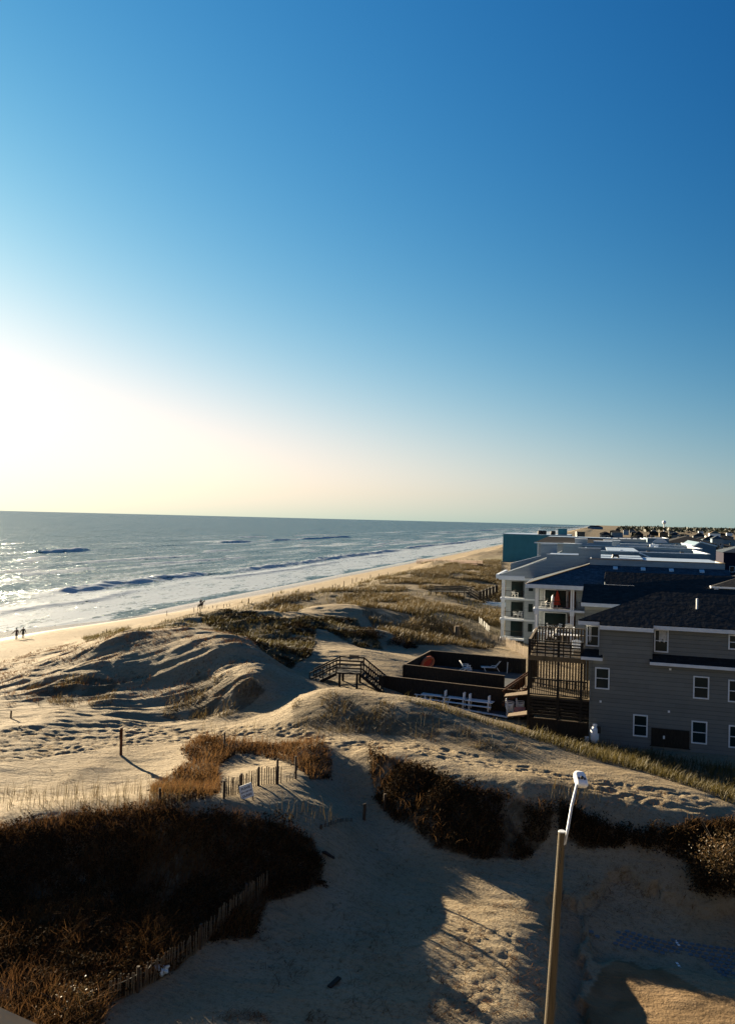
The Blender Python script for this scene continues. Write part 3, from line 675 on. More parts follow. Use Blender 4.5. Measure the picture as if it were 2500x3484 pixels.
stuff(blades('dune_grass', t, s, .12, .42, .035, MT['grass'], .6, (0, .4), 1.5, 12, 2), 'small dark grass tufts speckled over the left hill', 'grass')
crest = poly_ts("560,1352 440,1366 300,1392 180,1412 200,1422 320,1405 440,1385 560,1372")
t, s = veg_points(crest, 30); k = fbm(t / 2, s / 2, 407, 3) > -.1; t, s = t[k], s[k]
stuff(blades('dune_grass', t, s, .2, .6, .045, MT['green'], .4, (0, .7), 1.5, 13), 'olive grass fringe on the hill crest before the beach', 'grass')
# scattered tufts and dead twigs on open sand
tw = []
for u0, u1, v0, v1, n in ((950, 1200, 2000, 2260, 420), (560, 950, 2080, 2260, 330), (730, 960, 1990, 2090, 120), (1220, 1500, 1920, 1990, 160), (0, 260, 1700, 1790, 130), (0, 560, 1390, 1560, 420), (800, 1200, 1870, 1950, 90), (470, 720, 2240, 2266, 140), (390, 600, 2040, 2100, 120), (640, 1200, 1535, 1660, 520), (1150, 1560, 1720, 1800, 200), (0, 600, 1600, 1700, 170), (1230, 1620, 1900, 2060, 260)):
    for _ in range(n): tw.append(hit(rng.uniform(u0, u1), rng.uniform(v0, v1)))
ot, os_ = TS(np.array([p.x for p in tw]), np.array([p.y for p in tw])); k = fbm(ot / 1.6, os_ / 1.6, 405, 3) > -.15
stuff(blades('dead_twigs', ot[k], os_[k], .08, .30, .022, MT['grass'], 1.1, (0, .4), 1, 11, 3), 'dead twigs and beach litter scattered over open sand', 'litter')
# ------------------------------------------------------------------ single shrubs
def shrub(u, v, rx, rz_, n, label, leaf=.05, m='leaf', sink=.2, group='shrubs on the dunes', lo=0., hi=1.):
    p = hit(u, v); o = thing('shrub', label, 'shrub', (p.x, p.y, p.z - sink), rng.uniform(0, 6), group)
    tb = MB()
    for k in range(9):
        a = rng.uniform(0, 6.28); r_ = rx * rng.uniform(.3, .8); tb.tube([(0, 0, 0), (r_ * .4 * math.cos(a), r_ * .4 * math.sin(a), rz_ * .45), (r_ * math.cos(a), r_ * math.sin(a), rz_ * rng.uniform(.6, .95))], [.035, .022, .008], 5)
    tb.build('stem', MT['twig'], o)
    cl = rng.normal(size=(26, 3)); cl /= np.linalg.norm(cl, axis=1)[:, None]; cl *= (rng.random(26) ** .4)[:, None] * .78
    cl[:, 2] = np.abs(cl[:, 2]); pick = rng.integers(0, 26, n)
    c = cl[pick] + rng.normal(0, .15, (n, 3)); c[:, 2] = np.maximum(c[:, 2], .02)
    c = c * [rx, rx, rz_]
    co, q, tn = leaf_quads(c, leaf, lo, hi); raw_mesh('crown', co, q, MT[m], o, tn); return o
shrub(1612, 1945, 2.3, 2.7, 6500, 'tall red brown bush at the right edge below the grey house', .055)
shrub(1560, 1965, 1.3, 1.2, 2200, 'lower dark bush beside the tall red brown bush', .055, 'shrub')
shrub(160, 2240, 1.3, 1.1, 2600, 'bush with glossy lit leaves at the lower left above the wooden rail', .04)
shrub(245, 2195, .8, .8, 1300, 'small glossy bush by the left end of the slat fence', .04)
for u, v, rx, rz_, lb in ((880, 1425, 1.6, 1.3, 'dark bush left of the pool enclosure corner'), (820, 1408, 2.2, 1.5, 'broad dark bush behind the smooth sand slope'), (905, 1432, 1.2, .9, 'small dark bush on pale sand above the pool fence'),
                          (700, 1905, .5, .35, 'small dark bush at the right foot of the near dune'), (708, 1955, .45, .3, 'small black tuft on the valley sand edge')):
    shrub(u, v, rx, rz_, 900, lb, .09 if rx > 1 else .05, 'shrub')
# ------------------------------------------------------------------ the grey house and its decks
def bthing(name, label, cat, t, s, z, group=None):
    o = thing(name, label, cat, W(t, s, z), -AXA, group); o['_o'] = 0; del o['_o']
    return o, (t, s, z)
def window(parent, off, t0, t1, z0, z1, s, frame='trim', curtain=None, sash=True, fw=.09):
    m = MB(); y0, y1 = s - .06, s + .03
    m.box(t0, t0 + fw, y0, y1, z0, z1).box(t1 - fw, t1, y0, y1, z0, z1)
    m.box(t0 + fw, t1 - fw, y0, y1, z0, z0 + fw).box(t0 + fw, t1 - fw, y0, y1, z1 - fw, z1)
    if sash: m.box(t0 + fw, t1 - fw, s - .05, s, (z0 + z1) / 2 - .025, (z0 + z1) / 2 + .025)
    f = m.build('window', MT[frame], parent, off)
    MB().box(t0 + fw, t1 - fw, s - .015, s + .01, z0 + fw, z1 - fw).build('pane', MT['glass'], f, off)
    if curtain:
        c = MB()
        for k in range(5):
            x = t0 + fw + (t1 - t0 - 2 * fw) * (curtain[0] + (curtain[1] - curtain[0]) * k / 5); w_ = (t1 - t0) * (curtain[1] - curtain[0]) / 5
            c.box(x, x + w_ * .8, s - .035 - .006 * (k % 2), s - .02, z1 - fw - (z1 - z0) * (curtain[2] - .06 * (k % 3)), z1 - fw - .02)
        c.build('curtain', MT['curtain'], f, off)
    return f
def mono(pts, th=.12): return MB().slab(pts, th)
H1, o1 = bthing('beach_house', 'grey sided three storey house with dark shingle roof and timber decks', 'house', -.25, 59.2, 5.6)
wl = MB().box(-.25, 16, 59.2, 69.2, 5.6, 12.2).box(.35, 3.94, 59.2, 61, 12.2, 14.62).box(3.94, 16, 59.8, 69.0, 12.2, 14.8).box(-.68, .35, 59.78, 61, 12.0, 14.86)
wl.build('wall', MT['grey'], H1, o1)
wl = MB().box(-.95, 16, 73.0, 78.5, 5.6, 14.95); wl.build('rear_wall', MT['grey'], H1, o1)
SL = .40
def rz_(s): return 14.76 + (s - 58.85) * SL
rf = MB().slab([(-1.2, 59.5, rz_(59.5)), (.35, 59.5, rz_(59.5)), (.35, 58.85, rz_(58.85)), (3.94, 58.85, rz_(58.85)), (3.94, 59.4, rz_(59.4)), (16.5, 59.4, rz_(59.4)), (16.5, 64.4, rz_(64.4)), (4.6, 64.4, rz_(64.4))], .10)
rf.slab([(-1.2, 59.5, rz_(59.5)), (4.6, 64.4, rz_(64.4)), (5.2, 69.4, rz_(59.5))], .10)
rf.slab([(4.6, 64.4, rz_(64.4)), (16.5, 64.4, rz_(64.4)), (16.5, 69.4, rz_(59.4)), (5.2, 69.4, rz_(59.5))], .10)
rf = rf.build('roof', MT['roof'], H1, o1)
MB().tube([(7.15, 62.0, rz_(62) - .05), (7.15, 62.0, rz_(62) + .75)], .07, 8).build('vent_pipe', MT['white'], rf, o1)
rw = MB().slab([(-1.25, 72.5, 15.04), (16.5, 72.5, 15.04), (16.5, 75.6, 16.55), (-1.1, 75.6, 16.5)], .12).slab([(-1.1, 75.6, 16.5), (16.5, 75.6, 16.55), (16.5, 78.9, 15), (-1.25, 78.9, 15)], .12)
rw.build('rear_roof', MT['roof'], H1, o1)
for bx in ((.3, 3.98, 58.80, 58.86, 14.48, 14.75), (3.99, 16.5, 59.35, 59.41, 14.64, 14.91), (-1.22, .29, 59.44, 59.5, 14.66, 14.93), (-1.26, 3.5, 72.43, 72.5, 14.72, 15.03)):
    MB().box(*bx).build('fascia', MT['trim'], H1, o1)
for nm, t0, t1, s0, z0 in (('skirt_roof', 3.76, 16.2, 59.8, 12.22), ('skirt_roof', -.95, .55, 59.78, 12.26)):
    sk = MB().slab([(t0, s0 - .95, z0 + .14), (t1, s0 - .95, z0 + .14), (t1, s0 - .02, z0 + .62), (t0, s0 - .02, z0 + .62)], .1).build(nm, MT['roof'], H1, o1)
    MB().box(t0, t1, s0 - 1.0, s0 - .955, z0 - .04, z0 + .17).build('fascia', MT['trim'], sk, o1)
for x0, x1, z0, z1 in ((-.30, -.20, 5.8, 12.1), (3.86, 3.95, 12.9, 14.4), (.30, .40, 12.3, 14.4)): MB().box(x0, x1, 59.12, 59.19, z0, z1).build('corner_board', MT['grey'], H1, o1)
window(H1, o1, -.62, .30, 13.08, 14.62, 59.78, curtain=(.12, .36, .75))
window(H1, o1, 4.08, 5.05, 12.98, 14.62, 59.8, curtain=(.3, .95, .5))
window(H1, o1, 8.98, 10.2, 13.5, 14.55, 59.8)
for t0, t1, z0, z1 in ((.06, 1.07, 10.12, 11.68), (6.68, 7.72, 10.0, 11.58), (8.93, 9.95, 9.95, 11.5), (2.74, 3.73, 6.96, 8.52), (6.62, 7.65, 6.85, 8.44), (9.02, 10.0, 6.8, 8.36)):
    window(H1, o1, t0, t1, z0, z1, 59.2)
hp = MB().box(3.98, 6.5, 59.10, 59.19, 6.45, 7.68).box(3.9, 6.58, 59.08, 59.15, 6.40, 6.44); hp = hp.build('hatch_panel', MT['dwood'], H1, o1)
MB().box(4.76, 4.88, 59.06, 59.10, 6.98, 7.2).build('outlet_box', MT['white'], hp, o1)
for t, z in ((.48, 9.22), (5.12, 8.92), (5.15, 11.92)): MB().box(t - .07, t + .07, 59.12, 59.2, z - .07, z + .07).build('wall_vent', MT['white'], H1, o1)
# decks at the seaward end
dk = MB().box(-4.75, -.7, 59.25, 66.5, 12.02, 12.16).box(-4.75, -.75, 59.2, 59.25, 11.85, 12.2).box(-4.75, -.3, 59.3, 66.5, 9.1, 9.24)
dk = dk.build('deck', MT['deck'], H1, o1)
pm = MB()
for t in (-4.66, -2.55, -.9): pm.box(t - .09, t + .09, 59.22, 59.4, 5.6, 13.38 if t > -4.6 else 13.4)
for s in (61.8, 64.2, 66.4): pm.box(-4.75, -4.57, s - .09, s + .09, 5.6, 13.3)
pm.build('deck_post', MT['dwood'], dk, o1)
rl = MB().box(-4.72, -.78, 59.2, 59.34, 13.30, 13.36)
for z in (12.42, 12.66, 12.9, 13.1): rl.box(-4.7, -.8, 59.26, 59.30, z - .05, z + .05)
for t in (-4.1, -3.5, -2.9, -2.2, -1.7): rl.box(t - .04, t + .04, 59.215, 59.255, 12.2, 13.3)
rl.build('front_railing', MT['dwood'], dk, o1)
rl = MB().box(-4.76, -4.58, 59.36, 66.5, 13.28, 13.34)
for s in np.arange(59.6, 66.4, .24): rl.box(-4.70, -4.66, s, s + .13, 12.2, 13.27)
for t in np.arange(-4.5, -.8, .24): rl.box(t, t + .14, 66.4, 66.45, 12.2, 13.4)
rl.box(-4.56, -.8, 66.36, 66.5, 13.4, 13.46); rl.build('side_railing', MT['wood'], dk, o1)
ml = MB().box(-4.6, -.4, 59.24, 59.34, 10.44, 10.54).box(-4.6, -.4, 59.24, 59.34, 9.3, 9.38)
for t in np.arange(-4.5, -.4, .155): ml.box(t, t + .045, 59.27, 59.31, 9.38, 10.44)
ml.build('lower_railing', MT['dwood'], dk, o1)
sl = MB()
for t in np.arange(-4.3, -.3, .22): sl.box(t, t + .13, 62.6, 62.64, 9.24, 12.0)
sl.build('slat_screen', MT['wood'], dk, o1)
ls = MB()
for z in np.arange(7.75, 9.05, .24): ls.box(-4.6, -.35, 59.26, 59.30, z, z + .15)
ls.build('louvre_screen', MT['dwood'], dk, o1)
MB().box(-4.6, -.3, 59.3, 59.36, 5.6, 7.6).build('skirt_wall', MT['dwood'], dk, o1); MB().box(-4.58, -.3, 66.3, 66.4, 5.6, 9.0).build('skirt_wall', MT['dwood'], dk, o1)
MB().box(-4.3, -2.6, 59.2, 59.29, 7.56, 7.62).box(-2.5, -.45, 59.2, 59.29, 7.53, 7.59).build('ledge', MT['wood'], dk, o1)
# slanted boards at the left edge (awning flaps)
for z, d in ((8.95, 1.75), (7.45, 1.5)):
    fl = MB().slab([(-4.76, 59.3, z + .32), (-4.76, 60.6, z + .32), (-4.76 - d, 60.9, z - .12), (-4.76 - d, 59.9, z - .12)], .07).build('awning_flap', MT['wood'], dk, o1)
st_ = MB()
for k in range(8): st_.box(-4.9 - .26 * k - .26, -4.9 - .26 * k, 63.2, 64.4, 9.1 - .2 * k - .06, 9.1 - .2 * k)
st_ = st_.build('stair', MT['wood'], dk, o1)
for s in (63.1, 64.5):
    sr = MB().bar((-4.8, s, 10.2), (-7.0, s, 8.5), .07, .12).bar((-4.8, s, 9.1), (-7.0, s, 7.4), .05, .2)
    for k in range(11): t = -4.85 - .2 * k; z = 10.15 - .773 * (-4.85 - t); sr.box(t - .02, t + .02, s - .02, s + .02, z - 1.0, z)
    sr.build('stair_railing', MT['redwood'], st_, o1)
# ---- furniture on the upper deck
def adirondack(loc, rz, label, m='plastic'):
    o = thing('adirondack_chair', label, 'chair', loc, rz, 'chairs on the upper deck')
    a = MB()
    for k in range(6): x = -.27 + .108 * k; a.bar((x, -.25, .36), (x, .27, .24), .09, .025)
    a.build('seat', MT[m], o); b = MB()
    for k in range(6): x = -.27 + .108 * k; b.bar((x, .24, .24), (x * 1.12, .62, 1.0 - .10 * abs(k - 2.5) / 2.5), .095, .025)
    b.bar((-.3, .40, .52), (.3, .40, .52), .03, .06); b.build('backrest', MT[m], o)
    for sx in (-1, 1):
        MB().bar((sx * .34, -.33, .57), (sx * .34, .42, .57), .13, .03).build('armrest', MT[m], o)
        MB().box(sx * .34 - .02, sx * .34 + .02, -.30, -.2, 0, .56).build('leg', MT[m], o)
        MB().bar((sx * .30, -.25, .34), (sx * .30, .55, .03), .03, .10).build('leg', MT[m], o)
    return o
def dp(u, v, z): p = on_z(u, v, z); return (p.x, p.y, z)
ZD = 12.17
adirondack(dp(1868, 2172, ZD), R(-105), 'white reclined deck chair at the left rail of the house deck')
adirondack(dp(1937, 2156, ZD), R(160), 'white fan backed deck chair seen from behind at the far rail')
adirondack(dp(1962, 2224, ZD), R(-10), 'white chair behind the front rail of the house deck nearest the corner')
tb = thing('deck_table', 'low white slatted table in the middle of the house deck', 'table', dp(1938, 2186, ZD), R(-16)); a = MB()
for k in range(7): a.box(-.75, .75, -.48 + k * .14, -.36 + k * .14, .60, .64)
a.build('tabletop', MT['plastic'], tb)
for x in (-.6, .6):
    for y in (-.35, .35): MB().bar((x, y, .6), (x * 1.05, y * 1.1, 0), .07).build('leg', MT['plastic'], tb)
bn = thing('deck_bench', 'pale flat bench on the deck beside the house wall', 'bench', dp(1975, 2178, ZD), R(-16)); MB().box(-.7, .7, -.25, .25, .34, .40).build('seat', MT['deck'], bn)
for x in (-.55, .55): MB().box(x - .05, x + .05, -.2, .2, 0, .34).build('leg', MT['deck'], bn)
# propane bottle by the corner
p = on_z(2020, 2519, 6.55); pt = thing('gas_bottle', 'tall white gas bottle standing at the corner of the grey house', 'gas bottle', (p.x, p.y - .1, 6.4), 0)
MB().lathe([(.20, .0), (.22, .05), (.24, .12), (.28, .2), (.295, .35), (.295, .95), (.27, 1.05), (.18, 1.13), (.07, 1.16)], 20).build('tank', MT['white'], pt, smooth=True)
MB().lathe([(.15, 1.12), (.16, 1.34), (.14, 1.34), (.13, 1.14)], 14).build('collar', MT['white'], pt); MB().tube([(0, 0, 1.12), (0, 0, 1.28), (.1, 0, 1.28)], .03, 8).build('valve', MT['black'], pt)
MB().box(.12, .34, -.28, -.02, .75, 1.2).build('regulator', MT['black'], pt)
p = on_z(1995, 2520, 6.3); tag(MB().box(-.12, .12, -.1, .1, 0, .34).box(-.08, .08, -.12, -.1, .08, .26).build('meter_box', MT['white']), 'small white meter box on the ground left of the gas bottle', 'meter box').location = (p.x, p.y, 6.25)
hs = MB().tube([tuple(W(.45, 59.1, 7.6)), tuple(W(1.0, 59.1, 7.1)), tuple(W(1.7, 59.1, 6.85)), tuple(W(2.3, 59.12, 7.0)), tuple(W(2.6, 59.15, 7.15))], .012, 5)
tag(hs.build('gas_hose', MT['grey']), 'thin grey hose sagging from the gas bottle along the wall', 'hose')
# ------------------------------------------------------------------ pool yard
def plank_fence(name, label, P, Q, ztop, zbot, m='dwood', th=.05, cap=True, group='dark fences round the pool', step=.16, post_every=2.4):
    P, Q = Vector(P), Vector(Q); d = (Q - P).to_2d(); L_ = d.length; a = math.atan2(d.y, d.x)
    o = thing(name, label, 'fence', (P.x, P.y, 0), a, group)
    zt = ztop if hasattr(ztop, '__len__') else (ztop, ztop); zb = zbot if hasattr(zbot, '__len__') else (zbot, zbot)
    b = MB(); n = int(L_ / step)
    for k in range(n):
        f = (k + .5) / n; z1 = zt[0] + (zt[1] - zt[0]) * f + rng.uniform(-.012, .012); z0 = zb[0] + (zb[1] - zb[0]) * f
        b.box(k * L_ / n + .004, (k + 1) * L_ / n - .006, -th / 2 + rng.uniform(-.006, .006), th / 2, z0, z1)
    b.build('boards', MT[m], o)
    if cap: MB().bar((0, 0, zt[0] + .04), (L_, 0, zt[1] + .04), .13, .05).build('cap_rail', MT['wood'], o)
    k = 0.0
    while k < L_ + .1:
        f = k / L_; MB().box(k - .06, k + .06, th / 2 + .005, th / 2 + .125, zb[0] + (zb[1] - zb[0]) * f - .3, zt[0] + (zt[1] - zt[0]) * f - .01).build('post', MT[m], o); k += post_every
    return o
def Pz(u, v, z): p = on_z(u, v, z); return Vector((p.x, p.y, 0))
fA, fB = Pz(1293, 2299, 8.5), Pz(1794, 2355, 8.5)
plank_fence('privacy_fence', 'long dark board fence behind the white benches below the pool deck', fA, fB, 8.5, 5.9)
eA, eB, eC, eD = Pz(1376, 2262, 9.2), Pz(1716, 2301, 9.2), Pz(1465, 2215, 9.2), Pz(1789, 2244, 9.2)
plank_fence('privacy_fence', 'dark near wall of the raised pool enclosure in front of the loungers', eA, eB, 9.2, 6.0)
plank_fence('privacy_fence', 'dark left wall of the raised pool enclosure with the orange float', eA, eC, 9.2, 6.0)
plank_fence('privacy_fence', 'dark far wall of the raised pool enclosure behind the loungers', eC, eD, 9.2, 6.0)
ep = thing('pool_deck', 'dark grey raised deck inside the board fenced enclosure', 'deck'); MB().slab([(eA.x + .1, eA.y + .1, 7.85), (eB.x, eB.y + .1, 7.85), (eD.x, eD.y - .1, 7.85), (eC.x + .05, eC.y - .1, 7.85)], .15).build('boards', MT['ddeck'], ep)
MB().box(0, .12, 0, .12, 6, 7.7).build('post', MT['dwood'], ep).location = (eB.x - .2, eB.y + .2, 0)
lA, lB = Pz(1440, 2389, 6.75), Pz(1727, 2441, 6.75)
lC, lD = fA + (fB - fA) * .24, fA + (fB - fA) * .96
ld = thing('patio', 'dark patio with a pale kerb in front of the long fence', 'patio')
MB().slab([(lA.x, lA.y, 6.75), (lB.x, lB.y, 6.75), (lD.x, lD.y - .1, 6.75), (lC.x, lC.y - .1, 6.75)], .7).build('floor', MT['ddeck'], ld)
MB().bar((lA.x, lA.y - .03, 6.77), (lB.x, lB.y - .03, 6.77), .12, .10).build('kerb', MT['trim'], ld)
plank_fence('privacy_fence', 'low dark board wall under the pale kerb of the patio', lA + Vector((0, -.12, 0)), lB + Vector((0, -.12, 0)), 6.68, 5.7, cap=False)
# white tables with benches, in a row on the patio
def picnic_table(loc, rz, label, uprights=True):
    o = thing('picnic_table', label, 'table', loc, rz, 'white picnic tables on the patio')
    MB().box(-1.15, 1.15, -.42, -.14, .68, .73).box(-1.15, 1.15, -.13, .14, .68, .73).box(-1.15, 1.15, .15, .42, .68, .73).build('tabletop', MT['plastic'], o)
    for y in (-.72, .72): MB().box(-1.15, 1.15, y - .14, y + .14, .42, .46).build('bench', MT['plastic'], o)
    for x in (-.8, .8):
        MB().box(x - .05, x + .05, -.35, -.25, 0, .68).box(x - .05, x + .05, .25, .35, 0, .68).box(x - .04, x + .04, -.72, .72, .34, .42).build('leg', MT['plastic'], o)
        if uprights: MB().box(x - .06, x + .06, -.2, -.1, .73, 1.2).box(x - .06, x + .06, .12, .22, .73, 1.2).build('upright', MT['plastic'], o)
    return o
da = math.atan2((fB - fA).y, (fB - fA).x)
for u, v, lb, up in ((1480, 2393, 'leftmost white picnic table without uprights on the patio', False), (1546, 2402, 'middle white picnic table with four uprights on the patio', True), (1630, 2414, 'right white picnic table with four uprights on the patio', True)):
    picnic_table(dp(u, v, 6.76), da, lb, up)
bt = thing('pool_bench', 'thin pale bench board at the far left end of the patio', 'bench', dp(1441, 2386, 6.76), da); MB().box(-.8, .8, -.15, .15, .5, .55).build('seat', MT['trim'], bt)
for x in (-.6, .6): MB().box(x - .04, x + .04, -.1, .1, 0, .5).build('leg', MT['trim'], bt)
ar = MB().tube([(0, 0, 0), (.02, 0, .5), (.12, 0, .8), (.25, 0, .92)], .035, 7); tag(ar.build('hook_pole', MT['trim']), 'short curved white pole at the kerb before the middle picnic table', 'pole').location = dp(1522, 2414, 6.76)
# stacked chairs and a pink lid under the flaps
stk0 = dp(1735, 2437, 6.7); stk1 = dp(1770, 2436, 6.7)
def stack_chair(loc, rz, label):
    o = thing('stack_chair', label, 'chair', loc, rz, 'stacked white patio chairs')
    MB().slab([(-.24, -.22, .42), (.24, -.22, .42), (.22, .22, .40), (-.22, .22, .40)], .03).build('seat', MT['plastic'], o)
    b = MB()
    for k in range(5): x = -.2 + .1 * k; b.bar((x, .22, .42), (x, .36, .82), .05, .025)
    b.bar((-.24, .36, .82), (.24, .36, .82), .05, .04); b.build('backrest', MT['plastic'], o)
    for x, y in ((-.22, -.2), (.22, -.2), (-.22, .22), (.22, .22)): MB().bar((x, y, .41), (x * 1.15, y * 1.15, 0), .04).build('leg', MT['plastic'], o)
    for x in (-1, 1): MB().bar((x * .26, -.2, .62), (x * .26, .3, .62), .05, .03).bar((x * .26, -.2, .62), (x * .26, -.22, .42), .04).build('armrest', MT['plastic'], o)
    return o
words = ('lowest', 'second lowest', 'middle', 'second highest', 'topmost')
for q, (st0, nm) in enumerate(((stk0, 'left'), (stk1, 'right'))):
    base = None
    for k in range(5):
        lb = '%s white chair of the %s stack on the patio by the deck' % (words[k], nm); L_ = (st0[0], st0[1], st0[2] + .13 * k)
        base = stack_chair(L_, R(70), lb) if base is None else (dup(base, L_, R(70), lb) and base)
pl = MB().slab([(-.5, -.35, .35), (.45, -.35, .35), (.6, .35, .85), (-.25, .35, .85)], .06); tag(pl.build('table_lid', MT['pink']), 'pink board leaning by the stacked white chairs', 'board').location = dp(1762, 2446, 6.7)
# loungers, float
def lounger(loc, rz, label):
    o = thing('sun_lounger', label, 'sun lounger', loc, rz, 'white loungers in the pool enclosure')
    a = MB()
    for k in range(11): a.box(-.3, .3, -.95 + k * .12, -.86 + k * .12, .36, .39)
    a.bar((-.32, -.97, .37), (-.32, .35, .37), .04, .05).bar((.32, -.97, .37), (.32, .35, .37), .04, .05).build('seat', MT['plastic'], o)
    b = MB()
    for k in range(6): b.bar((-.3, .36 + k * .08, .42 + k * .1), (.3, .36 + k * .08, .42 + k * .1), .03, .08)
    b.bar((-.32, .33, .38), (-.32, .85, 1.02), .04).bar((.32, .33, .38), (.32, .85, 1.02), .04).build('backrest', MT['plastic'], o)
    for x, y in ((-.3, -.7), (.3, -.7), (-.3, .5), (.3, .5)): MB().bar((x, y, .37), (x, y + (.15 if y < 0 else .25), 0), .05).build('leg', MT['plastic'], o)
    for x in (-1, 1): MB().tube([(x * .34, -.1, .38), (x * .36, .0, .58), (x * .36, .35, .58), (x * .34, .5, .42)], .022, 6).build('armrest', MT['plastic'], o)
    return o
lounger(dp(1670, 2283, 7.86), R(-92), 'white slatted sun lounger with raised back in the pool enclosure')
wc = adirondack(dp(1585, 2282, 7.86), R(100), 'white low chair in the pool enclosure left of the lounger'); wc['group'] = 'white loungers in the pool enclosure'
sc_ = dup(wc, dp(1598, 2284, 7.86), R(80), 'small white seat close beside the low white chair', .55)
bp_ = MB().tube([(0, 0, 0), (.04, 0, 1.05)], .03, 6); tag(bp_.build('white_stake', MT['plastic']), 'thin white stake at the right end of the pool enclosure', 'stake').location = dp(1724, 2291, 7.86)
bs_ = MB().tube([(0, 0, 0), (0, 0, .55)], .035, 6); tag(bs_.build('white_stake', MT['curtain']), 'short pale stake near the left corner of the pool enclosure', 'stake').location = dp(1415, 2262, 7.86)
fl = thing('oval_float', 'orange oval float leaning on the left wall of the pool enclosure', 'float'); fp = eA + (eC - eA) * .62
v_ = []; m = MB(); m.tube([(math.cos(a) * .75, 0, math.sin(a) * .42) for a in np.linspace(0, 2 * math.pi, 25)], .17, 8, False).build('ring', MT['orange'], fl, smooth=True)
MB().lathe([(.01, -.05), (.55, -.04), (.55, .04), (.01, .05)], 20).build('panel', MT['red'], fl).rotation_euler = (R(90), 0, 0)
fl.location = (fp.x + .55, fp.y - .2, 8.55); fl.rotation_euler = (R(-12), R(-24), math.atan2(eC.y - eA.y, eC.x - eA.x) - R(30))
# ------------------------------------------------------------------ timber stair bridge over the dune, left of the pool
def boardwalk(name, label, A, B, zA, zB, width, foot_len, foot_drop, m='dwood', foot_at='A', right_len=0, right_drop=0, legs=2.0):
    A, B = Vector(A), Vector(B); d = (B - A).to_2d(); L_ = d.length; a = math.atan2(d.y, d.x)
    o = thing(name, label, 'boardwalk', (A.x, A.y, 0), a, 'timber dune crossings')
    w = width / 2; z = zA; dz = (zB - zA) / L_
    MB().slab([(0, -w, zA), (L_, -w, zB), (L_, w, zB), (0, w, zA)], .12).build('walkway', MT[m], o)
    for sy in (-w, w):
        r_ = MB()
        for h in (.38, .68, 1.0): r_.bar((0, sy, zA + h), (L_, sy, zB + h), .05, .12)
        x = 0.0
        while x <= L_ + .01: r_.box(x - .05, x + .05, sy - .05, sy + .05, zA + dz * x - .1, zA + dz * x + 1.08); x += max(1.2, L_ / max(1, round(L_ / 1.8)))
        r_.build('railing', MT[m], o)
        x = .3
        while x < L_:
            gx = o.location + Vector((math.cos(a) * x - math.sin(a) * sy, math.sin(a) * x + math.cos(a) * sy, 0))
            MB().box(x - .09, x + .09, sy - .09, sy + .09, ground(gx.x, gx.y) - .4, zA + dz * x - .12).build('leg', MT[m], o); x += legs
    for sgn, fl_, dr, x0, z0 in ((-1, foot_len, foot_drop, 0, zA), (1, right_len, right_drop, L_, zB)):
        if not fl_: continue
        st = MB(); n = max(3, int(dr / .19))
        for k in range(n): x = x0 + sgn * fl_ * (k + .5) / n; st.box(x - .15, x + .15, -w, w, z0 - dr * (k + 1) / n - .03, z0 - dr * (k + 1) / n + .02)
        for sy in (-w, w): st.bar((x0, sy, z0 - .15), (x0 + sgn * fl_, sy, z0 - dr - .15), .06, .25)
        st = st.build('stair', MT[m], o)
        for sy in (-w, w):
            hr = MB()
            for h in (.45, 1.0): hr.bar((x0, sy, z0 + h), (x0 + sgn * fl_, sy, z0 - dr + h), .06, .12)
            k = .25
            while k < 1.01: hr.box(x0 + sgn * fl_ * k - .04, x0 + sgn * fl_ * k + .04, sy - .04, sy + .04, z0 - dr * k - .3, z0 - dr * k + 1.0); k += .25 if sgn < 0 else .09
            hr.build('stair_railing', MT[m], st)
    return o
bA, bB = Pz(1150, 2280, 8.9), Pz(1232, 2284, 8.9)
boardwalk('stair_bridge', 'dark timber bridge with stairs on both sides climbing to the pool fence', bA, bB, 8.9, 8.9, 1.9, 2.3, 1.2, right_len=2.0, right_drop=1.5, legs=1.5)
sb = thing('notice_board', 'small pale board on the top rail of the dark timber bridge', 'board', dp(1205, 2240, 9.9), R(-10)); MB().box(-.42, .42, -.03, .03, 0, .28).build('panel', MT['wood'], sb)
MB().box(-.4, -.34, .03, .08, -.3, .3).box(.34, .4, .03, .08, -.3, .3).build('batten', MT['dwood'], sb)
# ------------------------------------------------------------------ condominium row behind the house
CA_, oc = bthing('condo_building', 'grey condo block with white balcony columns and a hipped slate roof', 'building', -7.5, 102, 4.6)
FL = (5.3, 8.15, 11.15)
wl = MB().box(-7.1, 16, 105, 114.2, 4.6, 14.2).box(-2.4, 16, 103.2, 105, 4.6, 14.1).box(1.0, 16, 97.6, 103.2, 4.6, 14.9)
wl.build('wall', MT['cgrey'], CA_, oc)
def balconies(parent, off, tL, tR, s0, s1, floors, top, posts, dark=True, side=True):
    for f in floors:
        b = MB().box(tL - .2, tR + .1, s0 - .08, s1, f - .28, f - .02).build('balcony_floor', MT['trim'], parent, off)
        r_ = MB().box(tL + .3, tR - .1, s0 + .06, s0 + .12, f + .98, f + 1.05).box(tL + .3, tR - .1, s0 + .06, s0 + .12, f + .1, f + .15)
        for t in np.arange(tL + .35, tR - .1, .17): r_.box(t, t + .035, s0 + .07, s0 + .11, f + .1, f + 1.0)
        if side:
            r_.box(tL + .06, tL + .12, s0 + .4, s1 - .1, f + .98, f + 1.05)
            for s in np.arange(s0 + .4, s1 - .1, .17): r_.box(tL + .07, tL + .11, s, s + .035, f + .1, f + 1.0)
        r_.build('railing', MT['dwood'], b, off)
    for t in posts:
        p_ = MB().box(t - .22, t - .03, s0 - .02, s0 + .3, 5.0, top).box(t + .03, t + .22, s0 - .02, s0 + .3, 5.0, top)
        for f in floors: p_.box(t - .27, t + .27, s0 - .12, s0 + .34, f - .75, f - .1)
        p_.build('column', MT['white'], parent, off)
